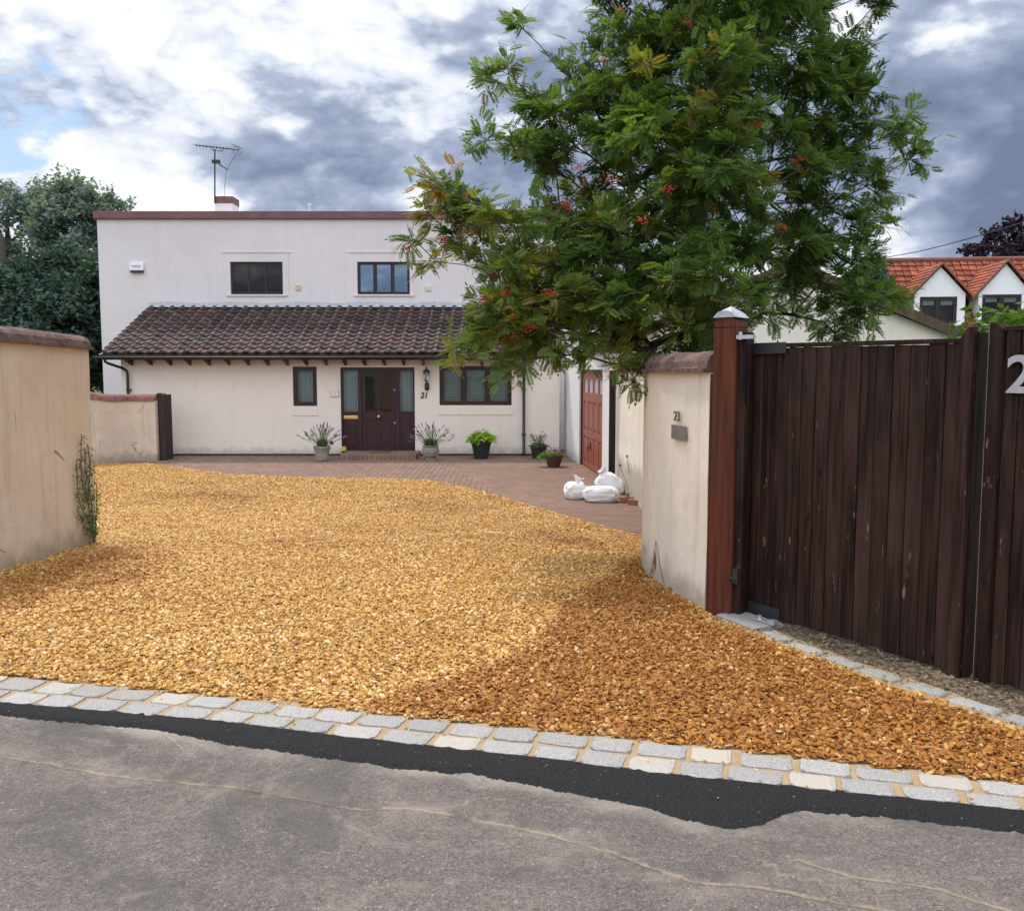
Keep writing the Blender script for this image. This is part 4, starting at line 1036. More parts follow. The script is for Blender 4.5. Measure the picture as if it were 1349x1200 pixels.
# gable front facing the road
gxl = GBc.x; apex = P(1042, 352, GBc.y); eR = P(1256, 441, GBc.y)
mb = MB(); front = [(gxl + .003, GBc.y, gg - .2), (eR.x, GBc.y, gg - .2), (eR.x, GBc.y, eR.z - .05), (apex.x, GBc.y, apex.z - .08), (gxl + .003, GBc.y, gez - .02)]
mb.prism(front, (0, .2, 0)); mb.prism([(p[0], 23, p[2]) for p in front], (0, .2, 0)); mb.box((eR.x - .2, GBc.y + .2, gg - .2), (eR.x, 23, eR.z - .05)); mb.build('gable_wall', M['cream'], garage)
lroof = Vector((gxl - .20, GBc.y - .12, gez - .03)); 
def slab_roof(nm, e, a, ylen, seed, flip):
    U = Vector((0, ylen, 0)); V = a - e
    if flip: tiled_roof(nm, e, (0, 1, 0), V, ylen, V.length, .2, .26, .012, .02, M['valetile'], garage, seed, ns=3)
    else: tiled_roof(nm, e + U, (0, -1, 0), V, ylen, V.length, .2, .26, .012, .02, M['valetile'], garage, seed, ns=3)
ap2 = Vector((apex.x, GBc.y - .12, apex.z + .03)); er2 = Vector((eR.x + .1, GBc.y - .12, eR.z - .02))
slab_roof('roof', lroof + Vector((0, 0, .06)), ap2 + Vector((0, 0, .06)), 6.4, 5, False); slab_roof('roof', er2 + Vector((0, 0, .06)), ap2 + Vector((0, 0, .06)), 6.4, 6, True)
mb = MB()
for e in (lroof, er2): mb.prism([e, ap2, ap2 + Vector((0, 0, .05)), e + Vector((0, 0, .05))], (0, 6.4, 0))
mb.build('roof_deck', M['frame'], garage)
mb = MB(); mb.prism([er2 + Vector((0, -.03, -.09)), ap2 + Vector((0, -.03, -.09)), ap2 + Vector((0, -.03, .10)), er2 + Vector((0, -.03, .10))], (0, .028, 0)); mb.prism([lroof + Vector((0, -.03, -.07)), ap2 + Vector((0, -.03, -.07)), ap2 + Vector((0, -.03, .10)), lroof + Vector((0, -.03, .10))], (0, .028, 0)); mb.build('bargeboard', m_wood('weathered_board', (.10, .07, .05), (.18, .13, .09)), garage)
# garage door
mb = MB(); mb.T = TG; a, b, c, d = gd
mb.box((a, .03, c), (a + .09, .15, d)); mb.box((b - .05, .03, c), (b, .15, d)); mb.box((a + .09, .031, d - .06), (b - .05, .15, d)); mb.build('garage_frame', M['frame'], garage)
a += .09; b -= .05; d -= .06
mb = MB(); mb.T = TG; W_ = b - a; H_ = d - c
holes = []; n4 = 4; mg = W_ * .07; gap = W_ * .045; pw_ = (W_ - 2 * mg - 3 * gap) / 4
rowsz = [(c + H_ * .82 - .06, c + H_ * .93), (c + H_ * .40, c + H_ * .70), (c + H_ * .06, c + H_ * .33)]
cells = [(a + mg + k * (pw_ + gap), a + mg + k * (pw_ + gap) + pw_, r0, r1) for (r0, r1) in rowsz for k in range(4)]
wall_holes(mb, a, b, c + .02, d, .06, .03, cells); gdoor = mb.build('garage_door', M['garage'], garage)
for i, (p0, p1, r0, r1) in enumerate(cells):
    mb = MB(); mb.T = TG; mb.box((p0, .078, r0), (p1, .086, r1))
    if i < 4: mb.build('pane', M['glassfrost'], gdoor)
    else:
        mb.box((p0 + .05, .064, r0 + .05), (p1 - .05, .078, r1 - .05)); mb.build('panel', M['garage'], gdoor, bevel=.006)
mb = MB(); mb.T = TG; hx = a + W_ * .40; hz = c + H_ * .24; mb.box((hx - .03, .045, hz - .09), (hx + .03, .058, hz + .09)); mb.tube([(hx, .045, hz), (hx, .0, hz), (hx + .02, .0, hz - .1)], .014, 6); mb.build('door_handle', M['iron'], gdoor)
mb = MB(); mb.T = TG; a, b, c, d = gp; mb.box((a, .08, c), (b, .12, d)); mb.box((a, .04, c), (a + .06, .08, d)); mb.box((b - .06, .04, c), (b, .08, d)); mb.build('side_door', M['frame'], garage)
# dark post/side gate edge and cream pier beside the garage
q = P(807, 560, 16.35)
mb = MB(); zt_ = P(807, 488, 16.35).z; mb.box((q.x - .06, 16.32, tz(16) - .1), (q.x + .05, 16.42, zt_)); o = mb.build('side_gate_post', M['postdark'], bevel=.006); prop(o, 'tall dark brown timber post between the garage corner and the cream wall', 'post')
# small lean-to style tile edge is the garage roof itself

# ================================================================ WALLS
def sweep_wall(name, pts, th, ztop_f, mats, label, cap_h=.13, over=.05, cap_r=None, zb=-.25, smooth_n=8, inner=1):
    """wall following pts (list of (x,y)); ztop_f(i/len) gives the height of its top; body and rounded coping"""
    # catmull-rom resample
    pp = [Vector((*p, 0)) for p in pts]; pp = [pp[0] * 2 - pp[1]] + pp + [pp[-1] * 2 - pp[-2]]
    path = []
    for i in range(1, len(pp) - 2):
        for k in range(smooth_n):
            t = k / smooth_n; p0, p1, p2, p3 = pp[i - 1:i + 3]
            path.append(.5 * ((2 * p1) + (p2 - p0) * t + (2 * p0 - 5 * p1 + 4 * p2 - p3) * t * t + (3 * p1 - p0 - 3 * p2 + p3) * t ** 3))
    path.append(pp[-2])
    N_ = len(path); nor = []
    for i in range(N_):
        d = (path[min(i + 1, N_ - 1)] - path[max(i - 1, 0)]).normalized(); nor.append(Vector((-d.y, d.x, 0)) * inner)
    root = thing(name, label, 'wall', (path[0].x, path[0].y, tz(path[0].y)))
    zt = [ztop_f(i / (N_ - 1)) for i in range(N_)]
    nz = 10; vs = []
    for side in (0, 1):
        for i in range(N_):
            for k in range(nz + 1):
                z0 = tz(path[i].y) + zb; z = z0 + (zt[i] - z0) * k / nz
                off = nor[i] * (th if side else 0)
                wob = .008 * mnoise.noise(Vector((path[i].x * 2, path[i].y * 2, z * 2 + side * 9)))
                p = path[i] + off + nor[i] * wob; vs.append((p.x, p.y, z))
    fs = []; S = N_ * (nz + 1)
    for i in range(N_ - 1):
        for k in range(nz):
            a = i * (nz + 1) + k; fs.append((a, a + nz + 1, a + nz + 2, a + 1)); fs.append((S + a + 1, S + a + nz + 2, S + a + nz + 1, S + a))
        a = i * (nz + 1) + nz; fs.append((a, a + nz + 1, S + a + nz + 1, S + a))
    for k in range(nz):
        fs.append((k, k + 1, S + k + 1, S + k)); a = (N_ - 1) * (nz + 1) + k; fs.append((a, S + a, S + a + 1, a + 1))
    mb = MB(); mb.add(vs, fs); mb.build('wall_face', mats[0], root, smooth=False)
    # coping: fillet slab and half-round top
    prof = [(-over, 0), (-over, .03), (-over + .025, .032)]
    for k in range(11):
        t = math.pi * (1 - k / 10); prof.append((th / 2 + (th / 2 + over - .025) * math.cos(t), .033 + (cap_h - .033) * math.sin(t) ** .8))
    prof += [(th + over - .025, .032), (th + over, .03), (th + over, 0)]
    K = len(prof); vs = []
    for i in range(N_):
        for a_, h_ in prof:
            p = path[i] + nor[i] * a_
            vs.append((p.x, p.y, zt[i] + .001 + h_ + (.008 * mnoise.noise(Vector((p.x * 5, p.y * 5, h_ * 9))) if h_ > .03 else .004 * mnoise.noise(Vector((p.x * 3, p.y * 3, 7))))))
    fs = [(i * K + k, (i + 1) * K + k, (i + 1) * K + (k + 1) % K, i * K + (k + 1) % K) for i in range(N_ - 1) for k in range(K)]
    fs += [tuple(range(K)), tuple(range((N_ - 1) * K, N_ * K))[::-1]]
    mb = MB(); mb.add(vs, fs); mb.build('coping', mats[1], root, smooth=False)
    return root, path, nor

def m_coping(name, a, b, c3):
    m, n = new_mat(name); p = pos(n)
    c = n.mix(n.ramp(n.noise(p, 7, 6, .65), .35, .65), a, b)
    c = n.mix(n.math('MULTIPLY', n.ramp(n.noise(p, 18, 5, .7), .55, .7), .75), c, c3)
    finish(n, c, .9, n.noise(p, 30, 6, .7), .8, .02, .2); return m
M['cop1'] = m_coping('coping_brown', (.10, .060, .052), (.20, .125, .105), (.34, .30, .27))
M['cop2'] = m_coping('coping_red', (.20, .085, .065), (.28, .14, .11), (.34, .26, .20))

# left wall in the foreground
La = G(127, 717); Lb = G(0, 755)
La = Vector((La.x, La.y, 0)); Lb = Vector((Lb.x, Lb.y, 0)); Ld = (Lb - La).normalized()
zA = P(122, 461, La.y).z; zB = P(0, 449, Lb.y).z
ppts = [(La.x - .0, La.y)] + [tuple((La + Ld * s)[:2]) for s in (.7, Lb.y and (Lb - La).length)]
far_ = La + Ld * (Lb - La).length
ppts += [(far_.x - .15, far_.y - 1.1), (far_.x - .6, far_.y - 2.2), (far_.x - 1.6, far_.y - 3.3)]
n_l = (Lb - La).length
lw, lpath, lnor = sweep_wall('boundary_wall', ppts, .28, lambda t: zA + (zB - zA) * min(1, t * 2.3), (M['leftwall'], M['cop1']), 'tan rendered wall with rounded coping at the left edge of the drive entrance', cap_h=.15, over=.06, inner=-1)

# far low wall with the dark side gate
Sa = G(207, 607); Sb = G(124, 611)
sw, _, _ = sweep_wall('low_wall', [(Sa.x, Sa.y), (Sa.x - .5, Sa.y), (Sb.x, Sb.y), (Sb.x - .8, Sb.y + .1), (Sb.x - 2.2, Sb.y + .5)], .25,
    lambda t: P(200, 528, Sa.y).z + (.0 if t < .38 else (t - .38) * .55), (M['smallwall'], M['cop2']), 'low stained wall with red coping left of the house', cap_h=.15, over=.04, inner=-1)
gr0 = G(213, 606)
sg = thing('side_gate', 'narrow dark grey timber gate standing open beside the low wall', 'gate', (gr0.x, gr0.y, gr0.z))
mb = MB(); zt_ = P(210, 519, gr0.y).z; a0 = G(205, 606); 
for k, (p0, p1) in enumerate(((206, 212), (212, 219))):
    q0 = P(p0, 560, gr0.y - .0).x; q1 = P(p1, 560, gr0.y).x; mb.tn = k * .6
    mb.box((q0, gr0.y - .05 - k * .04 , gr0.z - .1), (q1 - .004, gr0.y + .4, zt_ - k * .02))
mb.build('boards', M['postdark'], sg, bevel=.008)
mb = MB(); mb.tube([(q0 - .0, gr0.y - .03, zt_ - .05), (q0, gr0.y - .03, zt_ + .02)], .05, 10); mb.build('post_top', M['postdark'], sg)

# right wall: from the gate post, bowing towards the drive, back to the garage
W0 = G(929, 806)
RP = [(W0.x + .0, W0.y), (1.20, 7.15), (1.165, 8.1), (1.32, 9.0), (1.56, 10.6), (1.93, 13.4), (1.90, 16.2)]
RP[1] = ((lambda g: (g.x, g.y))(G(880, 778))); RP[2] = ((lambda g: (g.x, g.y))(G(847, 750)))
ztr = P(900, 491, 6.8).z
rw, rpath, rnor = sweep_wall('garden_wall', RP, .24, lambda t: ztr, (M['rightwall'], M['cop1']), 'cream rendered curving wall with brown coping between gate post and garage', cap_h=.15, over=.05, inner=-1 if True else 1)
# number 23 and plaque on it
def on_wall(px, py):
    best = None
    for i in range(len(rpath) - 1):
        a, b = rpath[i], rpath[i + 1]
        if a.y > 8.3: break
        for k in range(20):
            p = a.lerp(b, k / 20); e = abs(p.x / p.y - (px - 674.5) / F * (1.0 / (pixdir(px, py).y)))
            if best is None or e < best[0]: best = (e, p, (b - a).normalized())
    return best[1], best[2], P(px, py, best[1].y).z
wp, wt, wz = on_wall(895, 549)
rt = -wt if wt.y > 0 else wt      # reading direction: towards the viewer
nn = rt.cross(Vector((0, 0, 1)))
o = text_part('house_number', '23', .105, (wp.x + nn.x * .02, wp.y + nn.y * .02, wz), rt, (0, 0, 1), .006, M['greyplaque'], sx=1.15, bevel=0); prop(o, 'dark metal number 23 above the grey plaque on the cream wall', 'house number')
wp, wt, wz = on_wall(897, 570)
pq = thing('name_plaque', 'rectangular grey metal plaque under the number 23 on the cream wall', 'plaque', (wp.x, wp.y, wz))
mb = MB(); hx = rt * .14; zz_ = Vector((0, 0, .052)); cc_ = Vector((wp.x, wp.y, wz)) + nn * .012
mb.prism([cc_ - hx - zz_, cc_ + hx - zz_, cc_ + hx + zz_, cc_ - hx + zz_], nn * .008); mb.build('plate', M['greyplaque'], pq)
mb = MB()
for s_ in (-1, 1): mb.prism([cc_ + rt * (.125 * s_ - .004) + nn * .009 + Vector((0, 0, dz)) for dz in (-.004, .004)] + [cc_ + rt * (.125 * s_ + .004) + nn * .009 + Vector((0, 0, dz)) for dz in (.004, -.004)], nn * .003)
mb.build('screw', M['steel'], pq)
dmg = MB(); rs = random.Random(4)
for (px, py, w_, h_) in ((864, 736, .030, .085), (861, 752, .012, .03), (850, 722, .010, .04), (885, 775, .05, .012)):
    wp, wt, wz = on_wall(px, py); rt = -wt if wt.y > 0 else wt; nn = rt.cross(Vector((0, 0, 1))); c_ = Vector((wp.x, wp.y, wz)) + nn * .011; n_ = 14
    ring = [c_ + rt * (math.cos(6.283 * k / n_) * w_ * rs.uniform(.5, 1.25)) + Vector((0, 0, math.sin(6.283 * k / n_) * h_ * rs.uniform(.5, 1.25))) for k in range(n_)]
    dmg.prism(ring, nn * .003)
cr_pts = [(858, 760), (863, 735), (866, 712), (871, 745), (880, 782)]
cp_ = []
for q in cr_pts:
    wp, wt, wz = on_wall(*q); rt = -wt if wt.y > 0 else wt; cp_.append(Vector((wp.x, wp.y, wz)) + rt.cross(Vector((0, 0, 1))) * .012)
dmg.tube(cp_, .0028, 4); dmg.build('broken_render', m_plain('exposed_brown_backing', (.22, .13, .07), .95, .5, 30, .8), rw)
# ================================================================ GATE
PB = G(945, 812)                                   # foot of the post (front corner)
post = thing('gate_post', 'tall red-brown timber gate post with grey metal cap', 'gate post', (PB.x, PB.y, 0))
dirg = (G(1258, 895) - G(964, 806)); dirg.z = 0; gl = dirg.length; dirg.normalize()
ng_ = Vector((dirg.y, -dirg.x, 0)); ng_ = -ng_ if ng_.y > 0 else ng_       # facing the viewer
pw = .165
PBase = G(947, 814); O_ = Vector((PBase.x, PBase.y, 0))
def postT(o, ux): return Matrix(((ux.x, -ux.y, 0, o.x), (ux.y, ux.x, 0, o.y), (0, 0, 1, 0), (0, 0, 0, 1)))
# post axes: ux to the right (gate direction), uy away from the viewer
ux = Vector((math.cos(R(-40)), math.sin(R(-40)), 0)); Tp = postT(O_, ux)
zpt = P(950, 432, O_.y).z
mb = MB(); mb.T = Tp; mb.tn = .6
mb.box((-pw / 2, 0, -.1), (pw / 2, pw, zpt))
# pointed arch top on all four faces
def arch(mb, z0, h, w_, g=0):
    n_ = 6; pts = []
    prof_ = [(-w_ / 2, 0), (-w_ / 2 * .93, h * .45), (-w_ / 2 * .62, h * .8), (-w_ * .12, h), (w_ * .12, h), (w_ / 2 * .62, h * .8), (w_ / 2 * .93, h * .45), (w_ / 2, 0)]
    return [(x, z0 + z) for x, z in prof_]
pr = arch(mb, zpt + .001, .085, pw)
mb.prism([(x, 0, z) for x, z in pr], (0, pw, 0))
mb.build('timber', M['gatepost'], post, bevel=.006)
mb = MB(); mb.T = Tp; pc = arch(mb, zpt + .02, .08, pw + .012); up_ = [(x, z) for x, z in pc[1:-1]]
apx = (0, pw / 2, zpt + .155)
outer = [(x, -.012, z + .01) for x, z in up_]; back_ = [(x, pw + .012, z + .01) for x, z in up_]
vs = outer + back_ + [(-pw / 2 * .55, pw / 2, zpt + .125), (pw / 2 * .55, pw / 2, zpt + .125), apx]
n_ = len(up_); fs = []
for i in range(n_ - 1): fs.append((i, i + 1, n_ + i + 1, n_ + i))
mb.add(vs, fs); 
mb.prism([(x, -.012, z + .012) for x, z in up_], (0, pw + .024, 0)); mb.add([(-pw * .30, -.013, zpt + .10), (pw * .30, -.013, zpt + .10), (pw * .30, pw + .013, zpt + .10), (-pw * .30, pw + .013, zpt + .10), (0, pw * .5, zpt + .145)], [(0, 1, 4), (1, 2, 4), (2, 3, 4), (3, 0, 4)])
mb.build('metal_cap', M['lead'], post)
# second slimmer timber of the post, towards the gate
mb = MB(); mb.T = Tp; mb.tn = 0; mb.box((-pw / 2 - .045, .05, -.1), (-pw / 2 - .003, .13, zpt - .3)); mb.build('stile', M['gatepost'], post, bevel=.004)
mb = MB(); mb.T = Tp; mb.tn = .2; mb.box((pw / 2 + .003, .03, -.05), (pw / 2 + .055, .15, zpt - .03)); mb.build('hanging_stile', M['gate'], post, bevel=.004)
mb = MB(); mb.T = Tp; mb.box((pw / 2 + .01, -.006, .25), (pw / 2 + .05, .029, .35)); mb.box((pw / 2 - .02, -.02, .28), (pw / 2 + .055, -.007, .30)); mb.build('lower_hinge', M['iron'], post)
mb = MB(); mb.T = Tp; mb.box((pw / 2 + .005, -.010, zpt - .075), (pw / 2 + .12, .028, zpt - .05)); mb.tube([(pw / 2 + .03, -.004, zpt - .08), (pw / 2 + .03, -.004, zpt - .03)], .012, 8); mb.build('upper_hinge', M['steel'], post)

def gate_leaf(name, A, B, zl, zr, label, boards, stile_end, bottom, seed, top_drop=None):
    """boarded gate leaf from A (hinge) to B; boards vary in tone; stile at the free end rises above"""
    rr = random.Random(seed); A = Vector((A.x, A.y, 0)); B = Vector((B.x, B.y, 0)); u = (B - A).normalized(); L = (B - A).length
    T = postT(A, u); root = thing(name, label, 'gate', (A.x, A.y, bottom))
    mb = MB(); mb.T = T; bw = L / boards
    for i in range(boards):
        mb.tn = rr.random(); x0 = i * bw + .002; x1 = (i + 1) * bw - .002; t0 = x0 / L; t1 = x1 / L
        z0 = zl + (zr - zl) * t0 - rr.uniform(0, .006); z1 = zl + (zr - zl) * t1 - rr.uniform(0, .006); yy = rr.uniform(-.003, .003)
        zb_ = bottom + rr.uniform(0, .012)
        c_ = .006
        vs = [(x0 + c_, yy, zb_), (x1 - c_, yy, zb_), (x1, yy + c_, zb_), (x1, yy + .022, zb_), (x0, yy + .022, zb_), (x0, yy + c_, zb_)]
        tops = [(x, y_, z0 + (z1 - z0) * ((x - x0) / (x1 - x0))) for x, y_, _ in vs]
        mb.add(vs + tops, [(0, 1, 2, 3, 4, 5)[::-1], (6, 7, 8, 9, 10, 11)] + [(k, (k + 1) % 6, 6 + (k + 1) % 6, 6 + k) for k in range(6)])
    mb.build('boards', M['gate'], root)
    mb = MB(); mb.T = T; mb.tn = .2
    for zc in (.18, .95): mb.box((0, .026, bottom + zc), (L, .065, bottom + zc + .12))
    mb.prism([(0, .026, zl - .14), (L, .026, zr - .14), (L, .026, zr - .004), (0, .026, zl - .004)], (0, .04, 0))
    mb.build('rail', M['gate'], root)
    mb = MB(); mb.T = T; mb.tn = .3; mb.prism([(0, -.012, zl + .001), (L - .02, -.012, zr + .001), (L - .02, -.012, zr + .026), (0, -.012, zl + .026)], (0, .085, 0)); mb.build('top_rail', M['gate'], root, bevel=.003)
    return root, T, L
gA = G(966, 806); gB = G(1252, 892)
leaf1, T1, L1 = gate_leaf('gate_leaf', gA, gB, P(985, 455, gA.y).z - .02, P(1250, 447, gB.y).z - .02, 'wide dark brown boarded gate leaf hung on the red-brown post', 15, True, .03, 11)
zr1 = P(1264, 430, gB.y - .05).z
mb = MB(); mb.T = T1; mb.tn = .75; L = L1
mb.prism([(L - .02, -.02, .0), (L + .052, -.02, .0), (L + .052, -.02, zr1), (L + .02, -.02, zr1 - .0), (L - .02, -.02, zr1 - .06)], (0, .05, 0)); mb.tn = 0.0; mb.box((L + .054, .012, 0), (L + .070, .11, zr1 - .03)); mb.build('stile', M['gate'], leaf1, bevel=.004)
mb = MB(); mb.T = T1; zl1 = P(985, 455, gA.y).z - .02; mb.prism([(-.03, -.020, zl1 - .045), (.42, -.020, zl1 - .040), (.42, -.020, zl1 + .03), (-.03, -.020, zl1 + .03)], (0, .007, 0)); mb.build('metal_strap', M['iron'], leaf1)
mb = MB(); mb.T = T1; mb.box((-.03, -.014, .015), (.42, -.004, .105)); mb.build('metal_strap', M['iron'], leaf1)
# closer arm base on the slab
gC = G(1275, 903); gD = G(1600, 1000)
leaf2, T2, L2 = gate_leaf('gate_leaf', gC + Vector((.105, -.01, 0)), gD, P(1310, 437, gC.y).z, P(1360, 434, gC.y - .3).z + .03, 'dark boarded gate leaf carrying the large numeral at the right edge', 13, False, .03, 12)
mb = MB(); mb.T = T2; mb.tn = .5; zs2 = P(1303, 424, gC.y).z; mb.prism([(-.075, -.022, 0), (-.004, -.022, 0), (-.004, -.022, zs2 - .035), (-.04, -.022, zs2), (-.075, -.022, zs2)], (0, .05, 0)); mb.build('stile', M['gate'], leaf2, bevel=.004)
mb = MB(); mb.T = T2; mb.box((-.0815, -.018, 0), (-.077, -.006, zs2 - .02)); mb.build('edge_strip', m_plain('faded_wood_edge', (.20, .16, .14), .8, .4, 12, .2), leaf2)
# big numeral
ug = Vector((T2[0][0], T2[1][0], 0)); nq = ug.cross(Vector((0, 0, 1)))
best = None
for k in range(300):
    s = k * .003; p = Vector((T2[0][3], T2[1][3], 0)) + ug * s
    d_ = pixdir(1347, 500); e = abs(p.x / p.y - d_.x / d_.y)
    if best is None or e < best[0]: best = (e, p)
pn = best[1]; zn = P(1347, 496, pn.y).z
o = text_part('gate_numeral', '2', .265, (pn.x + nq.x * .016, pn.y + nq.y * .016, zn), ug, (0, 0, 1), .007, M['steel'], sx=1.15, bevel=.004); prop(o, 'large brushed metal numeral 2 screwed to the right gate leaf', 'house number')

# slab under the gate post and small closer shoe
sA = G(958, 817)
mb = MB(); corners = [G(943, 817), G(992, 836), G(1032, 829), G(975, 811)]
mb.prism([Vector((c.x, c.y, .004)) for c in corners], (0, 0, .034)); o = mb.build('paving_slab', M['granite'], bevel=.004); prop(o, 'pale flat slab at the foot of the red-brown gate post', 'paving slab')
q = G(1008, 828); mb = MB(); mb.T = Matrix.Translation((q.x, q.y, .041)) @ Matrix.Rotation(math.atan2(dirg.y, dirg.x), 4, 'Z')
mb.box((-.09, -.02, 0), (.03, .02, .012)); mb.box((.035, -.025, 0), (.09, .025, .03)); mb.tube([(-.05, 0, .012), (-.05, 0, .035)], .013, 8); o = mb.build('gate_stop', M['steel'], bevel=.003); prop(o, 'small galvanised gate stop on the slab beneath the dark gate', 'gate stop')

# soil strip under the gate with dry leaves
mb = MB(); inner_ = [Vector((p.x, p.y, .006)) + Vector((.13, .11, 0)) for p in gedge]; outer_ = [p + Vector((.7, .6, 0)) for p in inner_]
inner_ = [Vector((p.x, p.y, .010)) for p in gedge]
vs = inner_ + outer_; n_ = len(inner_); mb.add(vs, [(i, i + 1, n_ + i + 1, n_ + i) for i in range(n_ - 1)]); o = mb.build('verge', M['vergesoil']); prop(o, kind='structure')
me = o.data; a_ = me.attributes.new('dens', 'FLOAT', 'POINT'); a_.data.foreach_set('value', [1.0] * len(me.vertices))
lit = link('leaf_litter', me.copy(), None, None); prop(lit, 'dry leaf litter and crumbs on the soil under the gate', 'leaf litter', kind='stuff'); lit.location.z = .004
M['litter'] = m_plain('leaf_litter_bits', (.20, .16, .10), .9, .5, 60, .3)
gn_scatter(lit, 1500, .010, .032, M['litter'], flat=(1, .6, .12), seed=4, lift=.008, tilt=.8)

# ================================================================ TREES
def leaf_template(pairs=6, L=.19, lw=.016, ll=.052, n_end=1):
    """pinnate leaf along +x: quads for leaflets; returns verts (n,3), quads"""
    vs = []; fs = []
    def leaflet(base, d, l, w_):
        d = d / np.linalg.norm(d); s = np.cross(d, np.array([0, 0, 1.0])); s /= np.linalg.norm(s)
        b = len(vs); vs.extend([base, base + d * l * .42 + s * w_ * .5, base + d * l, base + d * l * .42 - s * w_ * .5]); fs.append((b, b + 1, b + 2, b + 3))
    for i in range(pairs):
        t = .22 + .72 * i / pairs; x = t * L; z = -.22 * L * t * t
        for s_ in (-1, 1):
            l = ll * (.75 + .5 * math.sin(math.pi * min(1, t * 1.05)))
            leaflet(np.array([x, 0, z]), np.array([.52, s_ * .85, -.12]), l, lw)
    leaflet(np.array([L * .96, 0, -.2 * L]), np.array([1, 0, -.3]), ll, lw)
    b = len(vs); wv_ = .0022
    vs.extend([np.array([0, -wv_, 0]), np.array([0, wv_, 0]), np.array([L, wv_, -.22 * L]), np.array([L, -wv_, -.22 * L])]); fs.append((b, b + 1, b + 2, b + 3))
    return np.array(vs), np.array(fs)
def simple_template(L=.12, W=.07, k=3):
    rs = np.random.RandomState(2); vs = []; fs = []
    for i in range(k):
        a = rs.uniform(0, 6.28); d = np.array([math.cos(a), math.sin(a), rs.uniform(-.5, .4)]); d /= np.linalg.norm(d)
        s = np.cross(d, rs.normal(size=3)); s /= np.linalg.norm(s); b = len(vs); o_ = rs.normal(size=3) * L * .5
        vs.extend([o_, o_ + d * L * .5 + s * W * .5, o_ + d * L, o_ + d * L * .5 - s * W * .5]); fs.append((b, b + 1, b + 2, b + 3))
    return np.array(vs), np.array(fs)

def scatter_leaves(name, tmpl, Pn, Dn, sc, tone, mat, parent, warm=None, rs=None, droop=.25):
    """place the template at points Pn pointing along Dn"""
    tv, tf = tmpl; n = len(Pn); rs = rs or np.random.RandomState(1)
    X_ = Dn / np.linalg.norm(Dn, axis=1, keepdims=True)
    up = np.tile([0, 0, 1.0], (n, 1)) + rs.normal(size=(n, 3)) * .38
    Y_ = np.cross(up, X_); Y_ /= np.linalg.norm(Y_, axis=1, keepdims=True) + 1e-9; Z_ = np.cross(X_, Y_)
    V_ = Pn[:, None, :] + sc[:, None, None] * (tv[None, :, 0:1] * X_[:, None] + tv[None, :, 1:2] * Y_[:, None] + tv[None, :, 2:3] * Z_[:, None])
    Fc = tf[None] + (np.arange(n) * len(tv))[:, None, None]
    at = {'tone': np.repeat(np.clip(tone, 0, 1), len(tv)) + rs.uniform(-.06, .06, n * len(tv))}
    if warm is not None: at['warm'] = np.repeat(warm, len(tv))
    return np_mesh(name, V_.reshape(-1, 3), Fc.reshape(-1, 4), mat, parent, at)

def pip(px, py, pg): return bool(inside(np.array([px]), np.array([py]), pg)[0])
def bdist(px, py, pg):
    d = 1e9; n = len(pg)
    for i in range(n):
        x0, y0 = pg[i]; x1, y1 = pg[(i + 1) % n]; L2 = (x1 - x0) ** 2 + (y1 - y0) ** 2 + 1e-9
        t = max(0, min(1, ((px - x0) * (x1 - x0) + (py - y0) * (y1 - y0)) / L2)); d = min(d, math.hypot(px - x0 - t * (x1 - x0), py - y0 - t * (y1 - y0)))
    return d

